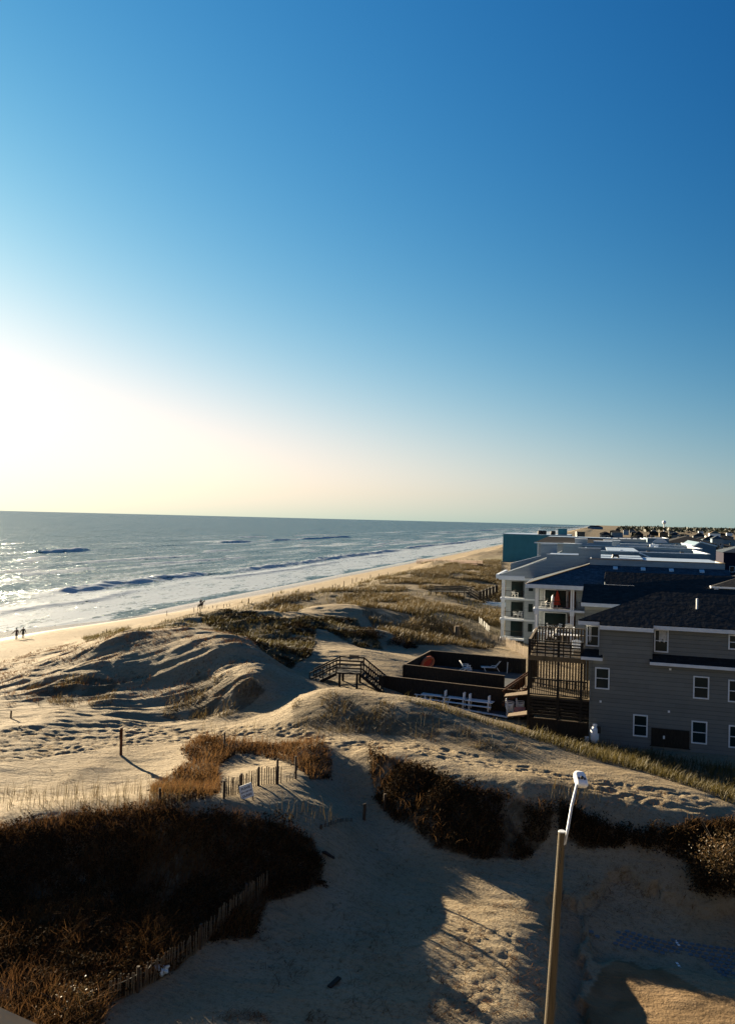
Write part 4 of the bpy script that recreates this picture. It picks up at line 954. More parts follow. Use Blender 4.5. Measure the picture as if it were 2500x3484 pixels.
balconies(CA_, oc, -7.5, -2.7, 102, 105, FL, 13.9, (-7.25, -2.85))
balconies(CA_, oc, -2.4, .9, 102, 103.2, FL[2:], 13.9, ())
cb = MB()
for s in (103.2, 104.6): cb.box(-7.45, -7.2, s, s + .25, 5, 13.9)
cb.build('column', MT['white'], CA_, oc)
for f in FL:
    d_ = MB().box(-6.4, -3.7, 104.93, 104.98, f, f + 2.2).build('sliding_door', MT['glass'], CA_, oc)
    MB().box(-6.5, -6.4, 104.9, 104.99, f, f + 2.3).box(-3.7, -3.6, 104.9, 104.99, f, f + 2.3).box(-6.5, -3.6, 104.9, 104.99, f + 2.2, f + 2.3).build('frame', MT['trim'], d_, oc)
    MB().box(-3.4, -2.5, 104.9, 104.98, f, f + 2.15).build('door', MT['redwood'], CA_, oc)
ZE = 14.25
def zr(s): return ZE + (s - 101.4) * .45
rf = MB().slab([(-8.55, 101.4, ZE), (16, 101.4, ZE), (16, 107, zr(107)), (-.9, 107, zr(107))], .14)
rf.slab([(-8.55, 101.4, ZE), (-.9, 107, zr(107)), (-.9, 114.3, zr(107)), (-8.55, 114.3, ZE)], .14)
rf = rf.build('roof', MT['roofb'], CA_, oc)
MB().slab([(.98, 97.2, 14.92), (16, 97.2, 14.92), (16, 100.6, 16.36), (1.05, 100.6, 16.32)], .12).slab([(1.05, 100.6, 16.32), (16, 100.6, 16.36), (16, 103.5, 15.2), (1.0, 103.5, 15.2)], .12).build('roof', MT['roof'], CA_, oc)
MB().box(.95, 4.3, 97.12, 97.2, 14.72, 14.96).build('fascia', MT['trim'], CA_, oc); MB().box(-8.6, 1.0, 101.3, 101.4, 13.78, 14.28).build('fascia', MT['trim'], CA_, oc); MB().box(-8.66, -8.605, 101.3, 114.2, 13.78, 14.28).build('fascia', MT['trim'], CA_, oc)
MB().bar((-8.58, 101.38, ZE + .06), (-.9, 107, zr(107) + .06), .22, .1).build('hip_trim', MT['wood'], rf, oc)
for k, t in enumerate((2.35, 5.75, 9.15, 12.75)): MB().slab([(t - .28, 106.0, zr(106.0) + .16), (t + .28, 106.0, zr(106.0) + .16), (t + .28, 106.6, zr(106.6) + .1), (t - .28, 106.6, zr(106.6) + .1)], .16).build('roof_vent', MT['trim'], rf, oc)
pr = MB().box(-.86, 15.5, 107, 107.2, 16.4, 17.5).box(-.86, -.66, 107.2, 114.2, 16.4, 17.5).box(15.3, 15.5, 107.2, 114.2, 16.4, 17.5).build('parapet', MT['cgrey'], CA_, oc)
MB().box(-.93, 15.55, 106.94, 107.24, 17.51, 17.58).box(15.28, 15.55, 107.25, 114.2, 17.51, 17.58).build('coping', MT['wood'], pr, oc)
MB().box(-.6, 15.25, 107.25, 114.2, 16.9, 17.0).build('flat_roof', MT['wood'], CA_, oc)
# seaward unit with its stepped fire wall
CB, ob = bthing('condo_building', 'seaward grey condo unit with three stacked balconies and a stepped fire wall', 'building', -13.1, 114.4, 4.6)
wl = MB().box(-12.8, -9.9, 116.9, 126, 4.6, 14.2).box(-9.9, 16, 114.62, 126, 4.6, 14.2); wl.build('wall', MT['cgrey'], CB, ob)
balconies(CB, ob, -13.15, -9.9, 114.4, 116.9, FL, 13.8, (-12.93,))
for f in FL:
    d_ = MB().box(-12.0, -10.3, 116.82, 116.88, f, f + 2.2).build('sliding_door', MT['glass'], CB, ob)
    window(CB, ob, -9.4, -8.58, f + 1.0, f + 2.35, 114.6, 'cgrey', sash=False)
MB().box(-9.9, -8.0, 114.42, 114.6, 13.75, 14.1).box(-9.9, -8.0, 114.5, 114.6, 7.87, 8.13).box(-9.9, -8.0, 114.5, 114.6, 10.87, 11.13).box(-13.6, -9.9, 114.2, 114.38, 13.75, 14.35).box(-14.0, -13.6, 114.2, 126, 13.9, 14.5).build('fascia', MT['trim'], CB, ob)
def stepped(pts, s, th, parent, off, m='cgrey'):
    w_ = MB().slab([(t, s, z) for t, z in pts], th, (0, 1, 0)).build('fire_wall', MT[m], parent, off)
    c = MB()
    for (t0, z0), (t1, z1) in zip(pts[1:-1], pts[2:-1]): 
        if abs(t1 - t0) > .2: c.bar((t0 - .04, s + th / 2, z0 + .05), (t1 + .04, s + th / 2, z1 + .05), th + .12, .08)
    c.build('coping', MT['trim'], w_, off); return w_
stepped([(-13.3, 14.1), (-13.3, 14.5), (-6.9, 16.85), (-6.86, 17.62), (-2.5, 17.66), (-2.48, 18.66), (.54, 18.7), (.56, 14.1)], 114.3, .25, CB, ob)
MB().slab([(-13.6, 114.5, 14.3), (-13.6, 126, 14.3), (-6.8, 126, 17.1), (-6.8, 114.5, 17.1)], .12).build('roof', MT['roofb'], CB, ob)
MB().box(-6.8, 6.2, 114.6, 119.4, 17.3, 17.42).box(-6.8, 6.2, 119.6, 125.6, 17.38, 17.5).box(-6.8, 16, 114.6, 125.6, 14.2, 17.28).build('flat_roof', MT['roofg'], CB, ob)
hl = MB().tube([(2.2, 116, 17.45), (2.2, 116, 17.75), (2.9, 116.1, 17.75), (2.9, 116.1, 17.45)], .2, 8); hl.build('roof_vent', MT['black'], CB, ob)
def block(name, label, t0, t1, s0, s1, z1, m, roof='roofg', z0=4.5, par=.5, wins=0, pipes=0, group='flat roofed beachfront blocks', steps=None):
    o, of = bthing(name, label, 'building', t0, s0, z0, group)
    w_ = MB().box(t0, t1, s0, s1, z0, z1 - par).build('wall', MT[m], o, of)
    p_ = MB().box(t0, t1, s0, s0 + .25, z1 - par, z1).box(t0, t1, s1 - .25, s1, z1 - par, z1).box(t0, t0 + .25, s0 + .25, s1 - .25, z1 - par, z1).box(t1 - .25, t1, s0 + .25, s1 - .25, z1 - par, z1).build('parapet', MT[m], o, of)
    MB().box(t0 - .05, t1 + .05, s0 - .05, s0 + .3, z1 + .002, z1 + .1).box(t1 - .3, t1 + .05, s0 + .3, s1 + .05, z1 + .002, z1 + .1).build('coping', MT['trim'], p_, of)
    MB().box(t0 + .26, t1 - .26, s0 + .26, s1 - .26, z1 - par + .002, z1 - par + .12).build('flat_roof', MT[roof], o, of)
    for k in range(wins):
        t = t0 + (t1 - t0) * (k + .5) / wins
        for f in np.arange(z0 + 1.2, z1 - 2.4, 3.0): window(o, of, t - .5, t + .5, f, f + 1.4, s0, sash=False)
    for k in range(pipes): t = t0 + (t1 - t0) * (.15 + .7 * rng.random()); MB().box(t - .25, t + .25, s0 + 2, s0 + 2.5, z1 - par, z1 + .25).build('roof_vent', MT['trim'] if k % 2 else MT['black'], o, of)
    return o, of
b2, of2 = block('condo_building', 'second condo block with a blue parapet behind the hipped slate roof', -2.0, 16.4, 127.6, 148, 17.95, 'bgrey', par=1.2, pipes=3)
MB().box(1.5, 6.2, 127.9, 147, 17.97, 18.08).build('flat_roof', MT['roofg'], b2, of2)
MB().bar((6.3, 127.5, 17.9), (9.2, 127.5, 16.6), .1, .2).build('downpipe', MT['trim'], b2, of2)
stepped([(-13.3, 13), (-13.1, 15.5), (-8.5, 16.9), (-8.48, 18.78), (-6.0, 18.85), (-5.98, 17.3), (-2, 17.3), (-2, 13)], 125.7, .3, b2, of2)
MB().box(-13, -2.02, 126.2, 148, 4.5, 14.4).build('wall', MT['cgrey'], b2, of2)
MB().slab([(-13.2, 126.1, 14.5), (-13.2, 148, 14.5), (-6, 148, 17.2), (-6, 126.1, 17.2)], .12).build('roof', MT['roofb'], b2, of2)
b3, of3 = block('condo_building', 'third condo block with grey parapet and square chimney towers', -4, 18, 150, 173, 18.15, 'cgrey', par=.9, pipes=4)
for t0, t1, z1, s in ((-3.95, -1.75, 19.3, 150.4), (-.6, 2.65, 18.95, 151), (1.2, 4.2, 19.1, 156), (-6, -2.72, 18.4, 149)):
    tw = MB().box(t0, t1, s, s + 2.5, 15, z1).build('tower', MT['cgrey'], b3, of3); MB().box(t0 - .06, t1 + .06, s - .06, s + 2.56, z1 + .002, z1 + .1).build('coping', MT['trim'], tw, of3)
MB().box(9.5, 11, 155, 156, 18.2, 18.65).build('roof_vent', MT['trim'], b3, of3)
b4, of4 = block('condo_building', 'fourth condo block with blue end gable behind the grey parapet', 2, 19.5, 175, 200, 18.15, 'bgrey', par=1.0, pipes=4)
MB().slab([(19.52, 174.8, 4.5), (19.52, 174.8, 18.15), (20.6, 174.8, 18.95), (23.6, 174.8, 18.2), (23.6, 174.8, 4.5)], 24, (0, 1, 0)).build('gable_wing', MT['bgrey'], b4, of4)
MB().bar((19.4, 174.7, 18.2), (20.6, 174.7, 19.05), .12, .2).bar((20.6, 174.7, 19.05), (23.8, 174.7, 18.25), .12, .2).build('gable_trim', MT['trim'], b4, of4)
b5, of5 = bthing('condo_building', 'building with black hipped roof and white gutter before the teal block', 'building', -14.9, 200, 4.5)
MB().box(-14.3, 3, 200.6, 222, 4.5, 17.3).build('wall', MT['cgrey'], b5, of5)
rf = MB().slab([(-15, 200, 17.32), (3.4, 200, 17.38), (3.4, 206, 18.6), (-12.2, 206, 18.75)], .15).slab([(-15, 200, 17.32), (-12.2, 206, 18.75), (-12.2, 217, 18.75), (-15, 223, 17.32)], .15).build('roof', MT['roof'], b5, of5)
MB().box(-12.2, 3.4, 206, 217, 18.6, 18.78).build('flat_roof', MT['roofg'], rf, of5); MB().box(-15.1, 3.5, 199.85, 199.98, 17.1, 17.36).box(-14.35, -14.2, 200.4, 200.55, 4.5, 17.1).build('gutter', MT['trim'], b5, of5)
b6, of6 = block('hotel_building', 'pale blue block with a round arched gable panel', 13.4, 19.0, 230, 250, 18.72, 'bgrey', par=.2, roof='white', group='flat roofed beachfront blocks')
ar = MB(); pa = [(16.7 + 2.0 * math.cos(a), 229.9, 17.0 + 1.55 * math.sin(a)) for a in np.linspace(0, math.pi, 17)]; ar.tube(pa, .14, 6); ar.build('arch_trim', MT['white'], b6, of6)
MB().slab([(16.7 + 1.85 * math.cos(a), 229.93, 17.0 + 1.42 * math.sin(a)) for a in np.linspace(0, math.pi, 17)], .05, (0, 1, 0)).build('arch_panel', MT['trim'], b6, of6)
MB().box(13.4, 14.1, 235, 236, 18.8, 19.6).box(14.6, 15.2, 235, 236, 18.8, 19.5).build('chimney', MT['wood'], b6, of6)
block('hotel_building', 'long low block with white flat roof left of the arched panel', 3.8, 13.3, 236, 262, 18.2, 'cgrey', par=.3, roof='white', pipes=5)
block('hotel_building', 'white roofed block with dark roof machinery before the teal block', -6, 3.4, 240, 268, 18.0, 'cgrey', par=.3, roof='white', pipes=3)
def hiphouse(name, label, t, s, w_, d_, zg, ze, zp, wm, rm, wins=2, group='houses of the far town'):
    o, of = bthing(name, label, 'house', t, s, zg, group)
    MB().box(t + .4, t + w_ - .4, s + .4, s + d_ - .4, zg, ze).build('wall', MT[wm], o, of)
    m = min(w_, d_) / 2; sm = s + d_ / 2
    a, b, c, d = (t, s, ze), (t + w_, s, ze), (t + w_, s + d_, ze), (t, s + d_, ze)
    e, f = ((t + m, sm, zp), (t + w_ - m, sm, zp)) if w_ > d_ else ((t + w_ / 2, s + m, zp), (t + w_ / 2, s + d_ - m, zp))
    r_ = MB().add([a, b, c, d, e, f], [(0, 1, 5, 4), (1, 2, 5), (2, 3, 4, 5), (3, 0, 4), (3, 2, 1, 0)] if w_ > d_ else [(0, 1, 4), (1, 2, 5, 4), (2, 3, 5), (3, 0, 4, 5), (3, 2, 1, 0)])
    r_.build('roof', MT[rm], o, of)
    for k in range(wins):
        x = t + .4 + (w_ - .8) * (k + .5) / wins
        for zf in np.arange(zg + 1.2, ze - 1.6, 3): window(o, of, x - .55, x + .55, zf, zf + 1.4, s + .4, sash=False)
    return o, of
hiphouse('beach_house', 'wide house with dark hipped roof right of the arched panel', 19.6, 255, 15, 20, 4.5, 17.2, 19.3, 'cgrey', 'roof', 0)
nb, ofn = hiphouse('beach_house', 'neighbouring house corner with dark hipped roof and bright white gutter', 12.7, 97.0, 14, 11, 4.8, 15.3, 16.9, 'grey', 'roof', 0)
MB().box(12.75, 27, 96.92, 96.99, 15.1, 15.3).box(12.62, 12.7, 97, 108, 15.08, 15.3).box(13.0, 13.4, 96.9, 97.3, 14.6, 15.05).build('gutter', MT['white'], nb, ofn)
hiphouse('beach_house', 'dark house with white trimmed windows at the right edge behind the condo roofs', 28.3, 200, 12, 14, 4.5, 16.3, 18.2, 'navy', 'roofb', 3)
hiphouse('beach_house', 'pale blue cottage among trees near the right edge', 64.9, 500, 7, 9, 4.5, 15.6, 17.5, 'bgrey', 'roofb', 2)
# teal block
tb_, oft = bthing('hotel_building', 'tall windowless teal block nearest the beach', 'building', -34.5, 300.9, 4.5)
MB().box(-34.5, -10, 300.9, 335, 5.6, 17.7).build('wall', MT['teal'], tb_, oft); MB().box(-34.3, -10.2, 301.1, 335, 4.0, 5.6).build('base_wall', MT['cgrey'], tb_, oft)
MB().box(-34.6, -9.9, 300.8, 335.1, 17.72, 17.9).build('roof', MT['roofg'], tb_, oft)
MB().box(-14.4, -11.1, 306, 310, 17.9, 20.3).build('roof_house', MT['teal'], tb_, oft)
for k, t in enumerate((-20.9, -19.4, -16.1)): MB().lathe([(.9, 0), (.95, .2), (.95, 1.3), (.6, 1.5)], 12, (t, 303.5, 17.95)).build('air_conditioner', MT['black'], tb_, oft)
ac = MB().box(-1.2, 1.2, -1, 1, 0, 1.7).box(-1.3, 1.3, -1.1, 1.1, 1.7, 1.85); tag(ac.build('air_conditioner', MT['black']), 'big black rooftop machine on the white roof before the teal block', 'machine').location = W(-5, 245, 18.05)
# ------------------------------------------------------------------ far town: every house a thing
wallm = ('cgrey', 'bgrey', 'grey', 'dwood', 'trim', 'wood'); kinds = ('pale grey', 'blue', 'dark grey', 'dark brown', 'white', 'tan')
roofm = ('roof', 'roofb', 'roof', 'dwood')
cnt = 0
ordw = ('first', 'second', 'third', 'fourth', 'fifth', 'sixth', 'seventh', 'eighth', 'ninth', 'tenth', 'eleventh', 'twelfth', 'thirteenth', 'fourteenth')
for row, s in enumerate((330, 385, 450, 530, 640, 780, 950, 1200, 1550, 2050)):
    n = (5, 6, 6, 6, 6, 6, 6, 6, 6, 6)[row]
    for k in range(n):
        u = 2035 + (465) * (k + .15 + .7 * rng.random()) / n
        d = rayd(u, 1780); kk = s / (SA * d.x + CA * d.y); t = CA * d.x * kk - SA * d.y * kk
        t -= 4; w_ = rng.uniform(10, 17); wi = int(rng.integers(0, 6)); ze = rng.uniform(9.5, 13.5)
        if u > 2380 and s < 520: continue
        hiphouse('town_house', '%s house %s from the left in the %s row of the far town' % (kinds[wi], ordw[k], ordw[row]), t, s, w_, rng.uniform(9, 15), 3.2, ze, ze + rng.uniform(1.6, 3.6), wallm[wi], roofm[int(rng.integers(0, 4))], 2 if s < 700 else 0)
lh, ofl = hiphouse('town_house', 'tall cream house catching the sun near the right edge of the far town', 89, 700, 9, 10, 3.5, 17.5, 19.6, 'white', 'wood', 2)
for z in (8, 11, 14): MB().box(86.5, 88.9, 699, 709, z, z + .4).box(86.5, 86.7, 699, 709, z + .4, z + 1.3).build('balcony', MT['curtain'], lh, ofl)
# pier house, pier, water tower
ph, ofp = hiphouse('pier_house', 'long dark pier building on the beach at the horizon', -38, 3290, 60, 30, 2, 14, 20, 'bgrey', 'roof', 0)
pi, ofi = bthing('fishing_pier', 'long thin pier on piles reaching into the far sea', 'pier', -38, 3300, 0)
MB().box(-225, -38, 3297, 3305, 8.6, 9.9).build('deck', MT['dwood'], pi, ofi); ps = MB()
for t in np.arange(-224, -40, 6): ps.tube([(t, 3301, -2), (t, 3301, 8.6)], .6, 5)
ps.build('piles', MT['dwood'], pi, ofi)
wt = thing('water_tower', 'pale round water tower on a thin stem above the horizon', 'water tower', W(246, 3200, 3.5))
MB().lathe([(.5, 27), (5.2, 30), (7.4, 34), (7.0, 38.5), (4, 41.6), (.5, 42.6)], 18).build('tank', MT['white'], wt, smooth=True); MB().lathe([(3.2, 0), (1.7, 4), (1.5, 24), (2.6, 29)], 12).build('stem', MT['white'], wt)
# trees of the town
tree_mat = plant_mat('evergreen_leaf', (.008, .013, .009), (.026, .032, .017), .08); protos = []
def town_tree(seed_n, h, r_):
    o = thing('evergreen_tree', 'x', 'tree', (0, 0, 0), 0, 'dark trees between the far houses')
    tr = MB().tube([(0, 0, 0), (.1, .05, h * .4), (-.05, .1, h * .8)], [.28, .2, .06], 7)
    for k in range(6): a = k * 1.05 + seed_n; tr.tube([(0, 0, h * (.3 + .07 * k)), (math.cos(a) * r_ * .7, math.sin(a) * r_ * .7, h * (.5 + .07 * k))], [.1, .03], 5)
    tr.build('trunk', MT['twig'], o)
    cl = rng.normal(size=(16, 3)); cl /= np.linalg.norm(cl, axis=1)[:, None]; cl *= (rng.random(16) ** .4)[:, None] * [r_ * .75, r_ * .75, h * .3]
    c = cl[rng.integers(0, 16, 900)] + rng.normal(0, .17 * r_, (900, 3)); c[:, 2] += h * .66
    co, q, tn = leaf_quads(c, .42); raw_mesh('crown', co, q, tree_mat, o, tn); return o
protos = [town_tree(k, h, r_) for k, (h, r_) in enumerate(((7, 3.2), (9, 3.8), (5.5, 2.8)))]
tpos = [(2390 + 105 * rng.random(), rng.uniform(190, 420)) for _ in range(30)] + [(2100 + 390 * rng.random(), rng.uniform(420, 900)) for _ in range(18)]
for k, (u, s) in enumerate(tpos):
    d = rayd(u, 1780); kk = s / (SA * d.x + CA * d.y); t = CA * d.x * kk - SA * d.y * kk
    lb = 'dark evergreen tree among the far houses and roofs'
    if k < 3: o = protos[k]; o['label'] = lb; o.location = W(t, s, 3.6)
    else: dup(protos[k % 3], W(t, s, 3.6), rng.uniform(0, 6), lb, rng.uniform(.8, 1.4))
# wooded rise closing the horizon inland
n = 9000; t = rng.uniform(60, 2600, n); s = rng.uniform(2300, 5200, n); keep = t > 40 + (s - 2300) * .05; t, s = t[keep], s[keep]
top = 13 + 10 * np.clip(fbm(t / 260, s / 700, 500, 3) + .4, 0, 1); X, Y = CA * t + SA * s, -SA * t + CA * s
co, q, tn = leaf_quads(np.stack([X, Y, 3 + top * rng.random(len(t)) ** .5], 1), 7.0)
stuff(raw_mesh('far_woods', co, q, tree_mat, None, tn), 'low dark wooded rise along the inland horizon', 'woods')
# ------------------------------------------------------------------ sand fences
def sand_fence(name, label, pts, h, spacing_=.105, w_=.04, m='post', posts=(), lean=.06, group='slatted sand fences', bury=0.12, postm=None):
    """pts: ground points along the fence (world XY); pickets wired together, thicker posts as children"""
    o = thing(name, label, 'fence', (pts[0].x, pts[0].y, ground(pts[0].x, pts[0].y)), 0, group); c = Vector(o.location)
    b = MB(); wire = [[], []]
    for P, Q in zip(pts[:-1], pts[1:]):
        d = Vector((Q.x - P.x, Q.y - P.y, 0)); n = max(1, int(d.length / spacing_)); d_ = d.normalized(); nn = Vector((-d_.y, d_.x, 0))
        for k in range(n):
            if rng.random() < .04: continue
            p = Vector((P.x, P.y, 0)) + d * ((k + .5) / n); p.z = ground(p.x, p.y); hh = h * rng.uniform(.86, 1.08)
            tip = p + Vector((0, 0, hh)) + d_ * rng.normal(0, lean * hh) + nn * rng.normal(0, lean * hh)
            b.bar(p - Vector((0, 0, bury)) - c, tip - c, w_, .012, up=tuple(nn))
            for j, f in enumerate((.25, .75)): wire[j].append(p + (tip - p) * f - c)
    b.build('pickets', MT[m], o); wb = MB()
    for wl_ in wire:
        if len(wl_) > 1: wb.tube(wl_[::3] + [wl_[-1]], .006, 4, False)
    wb.build('wire', MT['black'], o)
    for P, hh in posts:
        z = ground(P.x, P.y) - c.z
        MB().tube([(P.x - c.x, P.y - c.y, z - .3), (P.x - c.x + rng.normal(0, .02), P.y - c.y, z + hh)], [.065, .06], 8).build('post', MT[postm or 'post'], o)
    return o
def hp_(u, v): return hit(u / D, v / D)
A = [hp_(762, 2719), hp_(821, 2694), hp_(879, 2673), hp_(943, 2668), hp_(960, 2664)]
sand_fence('sand_fence', 'upright slatted sand fence with dark posts behind the warning sign', A, .92, .115, .05, posts=((A[0], .85), (A[1], .95), (A[2], 1.0), (A[3], 1.35)), lean=.02)
B_ = [hp_(972, 2665), hp_(1006, 2650)]
sand_fence('sand_fence', 'broken half buried fence pickets right of the tallest fence post', B_, .45, .22, .04, posts=((B_[1], 1.25),), lean=.3)
Cf = [hp_(u, v) for u, v in ((365, 3420), (470, 3375), (600, 3300), (680, 3235), (742, 3165), (836, 3090), (912, 3025))]
sand_fence('sand_fence', 'long grey slatted fence along the foot of the near dark dune', Cf, .82, .10, .045, 'wood', ((Cf[1], .9), (Cf[3], .95), (Cf[5], .95)), .05)
sand_fence('sand_fence', 'short row of picket tips along the sandy crest left of the sign', [hp_(540, 2745), hp_(610, 2736), hp_(672, 2728)], .5, .13, .04, posts=((hp_(543, 2744), .8),))
sand_fence('sand_fence', 'tiny buried picket tips curving across the valley sand', [hp_(1092, 2824), hp_(1130, 2812), hp_(1160, 2800), hp_(1200, 2796)], .22, .17, .045, lean=.12, posts=((hp_(1092, 2824), .2),))
sand_fence('sand_fence', 'weathered fence half hidden in grass at the right valley side', [hp_(1640, 2740), hp_(1700, 2800), hp_(1760, 2860)], .6, .2, .04, lean=.1)
sand_fence('sand_fence', 'leaning slatted fence descending the left knoll behind the sign', [hp_(755, 2560), hp_(790, 2575), hp_(830, 2560)], .8, .15, .04, lean=.12, posts=((hp_(762, 2552), 1.1),))
sand_fence('sand_fence', 'low fence line in the middle distance left of the pool enclosure', [hp_(1232, 2095), hp_(1330, 2125), hp_(1403, 2150)], 1.0, .32, .07, lean=.08)
sand_fence('sand_fence', 'grey fence crossing the tan grass field toward the condo', [hp_(1403, 2150), hp_(1500, 2140), hp_(1613, 2145), hp_(1700, 2185)], 1.2, .3, .07, lean=.05)
sand_fence('sand_fence', 'tan picket fence below the balconies of the seaward condo unit', [hp_(1648, 2175), hp_(1720, 2200), hp_(1795, 2240)], 1.3, .24, .12, 'wood', lean=.02)
sand_fence('sand_fence', 'short pale fence beside the path under the dark boardwalk', [hp_(1628, 2120), hp_(1650, 2140), hp_(1664, 2155)], 1.0, .5, .15, 'curtain', lean=.05)
stump = thing('cut_stump', 'pale splintered stump standing before the tan grass field', 'stump', tuple(hp_(1556, 2172)), 0)
MB().tube([(0, 0, -.3), (-.05, 0, .8), (-.1, 0, 1.7)], [.32, .4, .36], 9).build('trunk', MT['wood'], stump); MB().bar((-1.3, .3, 1.5), (-.3, 0, .3), .35, .12).build('split_branch', MT['post'], stump)
# line of posts along the beach
bp0 = [(569, 2095, 1.1), (661, 2083, 1.1), (673, 2080, .5), (682, 2083, 1.2), (696, 2070, .75), (711, 2070, .4), (724, 2069, .6), (738, 2071, .7), (761, 2068, .9), (772, 2064, .6), (783, 2064, .7),
       (846, 2054, 1.2), (927, 2040, 1.3), (983, 2034, .6), (1014, 2025, 1.5), (1037, 2020, .5), (1058, 2018, .5), (1072, 2012, .9), (1087, 2012, .7), (1099, 2009, .9), (1115, 2008, .6), (1121, 2007, .8), (1131, 2007, 1.2),
       (1141, 2003, 1.2), (1150, 2001, .7), (1156, 2000, .8), (1170, 1997, 1.4), (1198, 1985, 1.2), (1212, 1980, 1.0), (1230, 1976, .6), (1260, 1968, .9), (1288, 1962, .7), (1320, 1955, .6), (350, 2156, .6), (355, 2154, .5), (363, 2153, .9)]
where = lambda u: 'above the walkers' if u < 400 else ('beside the rider' if u < 800 else 'toward the red stair')
for k, (u, v, h) in enumerate(bp0):
    p = hp_(u, v); h_ = h * 14.5 * math.hypot(p.x, p.y) / F_PX; r_ = .055 if u < 800 else .10
    po = MB().tube([(0, 0, -.4), (rng.normal(0, .05), 0, h_)], [r_, r_ * .9], 7).build('beach_post', MT['post'])
    po.location = p; size = 'tall' if h > .95 else ('medium' if h > .62 else 'short')
    sib = [q[0] for q in bp0 if (where(q[0]) == where(u)) and (('tall' if q[2] > .95 else ('medium' if q[2] > .62 else 'short')) == size)]
    tag(po, '%s dark post %s, %s %s one from left' % (size, where(u), ordw[min(13, sorted(sib).index(u))], size), 'post', 'wooden posts along the beach')
p = hp_(1238, 2790); po = MB().tube([(0, 0, -.4), (.03, 0, .85)], [.085, .08], 8); tag(po.build('marker_post', MT['post']), 'single dark post with a pale cap standing in the valley sand', 'post').location = p
p = hp_(1308, 2760); po = MB().tube([(0, 0, -.4), (0, 0, .9)], [.08, .075], 8); tag(po.build('marker_post', MT['post']), 'dark post leaning at the left foot of the scrubby bank', 'post').location = p
p = hp_(37, 2445); po = MB().tube([(0, 0, -.4), (.05, 0, .6)], [.07, .07], 8); tag(po.build('marker_post', MT['wood']), 'short pale post at the far left edge below the shaded hill', 'post').location = p
p = hp_(58, 2470); po = MB().tube([(0, 0, -.1), (.5, -.4, .12)], [.05, .04], 6); tag(po.build('driftwood_stick', MT['post']), 'fallen stick on the sand at the far left edge', 'stick').location = p
# sign post on the open sand, and the warning sign
p = hp_(412, 2570); sp = thing('sign_post', 'tall wooden sign post on open sand, its board seen edge on', 'sign', (p.x, p.y, p.z), 0)
MB().box(-.07, .07, -.07, .07, -.5, 1.78).build('post', MT['redwood'], sp)
MB().box(-.10, -.075, -.30, .30, 1.1, 1.72).build('board', MT['wood'], sp).rotation_euler = (0, 0, R(12))
p = hp_(843, 2722); ws = thing('warning_sign', 'white sign reading PLEASE STAY OFF THE DUNES on the sand fence', 'sign', (p.x, p.y, p.z + .12), R(12))
panel = MB().box(-.30, .30, -.012, .012, 0, .62).build('panel', MT['sign'], ws); fr_ = MB().box(-.33, -.30, -.02, .012, -.03, .65).box(.30, .33, -.02, .012, -.03, .65).box(-.30, .30, -.02, .012, -.03, 0).box(-.30, .30, -.02, .012, .62, .65).build('frame', MT['trim'], panel)
MB().box(-.34, -.28, .015, .07, -.5, .75).box(.22, .27, .015, .06, -.5, .6).build('post', MT['post'], ws)
for txt, z, sz in (('PLEASE', .43, .155), ('STAY OFF THE', .265, .085), ('DUNES', .06, .155)):
    cu = bpy.data.curves.new('lettering', 'FONT'); cu.body = txt; cu.size = sz; cu.align_x = 'CENTER'; cu.extrude = .002; cu.offset = .004
    to = bpy.data.objects.new('tmp', cu); col.objects.link(to); me = bpy.data.meshes.new_from_object(to.evaluated_get(bpy.context.evaluated_depsgraph_get())); bpy.data.objects.remove(to)
    lo = bpy.data.objects.new('lettering', me); col.objects.link(lo); me.materials.clear(); me.materials.append(MT['letter']); lo.parent = panel
    lo.rotation_euler = (R(90), 0, 0); lo.location = (0, -.016, z)
ws.rotation_euler = (R(-6), R(-13), R(28))
# ------------------------------------------------------------------ boardwalks across the far dunes
a0, a1 = hp_(1425, 1917), hp_(1632, 1930)
boardwalk('boardwalk', 'red brown beach walkway with a stair down to the sand', Vector((a0.x, a0.y, 0)), Vector((a1.x, a1.y, 0)), a0.z + 1.2, a1.z + 1.0, 1.8, 6.5, 2.8, 'redwood', legs=3.5)
a0, a1 = hp_(1470, 2025), hp_(1592, 2040)
boardwalk('boardwalk', 'dark low boardwalk in the grass with a stair down toward the condo', Vector((a0.x, a0.y, 0)), Vector((a1.x, a1.y, 0)), a0.z + .8, a1.z + 1.6, 1.7, 0, 0, 'dwood', right_len=6, right_drop=3.0, legs=3.0)
yp = thing('blue_pool_cover', 'blue covered pool beside the seaward condo unit', 'pool', tuple(hp_(1686, 2058)), R(-16)); MB().box(-2.2, 2.2, -2, 2, -.2, .25).build('cover', MT['bgrey'], yp); MB().box(-2.4, 2.4, -2.2, -2.02, -.2, .35).box(-2.4, 2.4, 2.02, 2.2, -.2, .35).build('coping', MT['trim'], yp)
for k in range(6):
    p = hp_(1632 + k * 11, 2046 - k * 4.6); q = MB().box(-.3, .3, -.3, .3, -.5, 1.9).box(-.36, .36, -.36, .36, 1.9, 2.1); tag(q.build('bollard', MT['dwood']), '%s dark square pile from the left beside the blue covered pool' % ordw[k], 'pile', 'dark piles by the condo pool').location = p
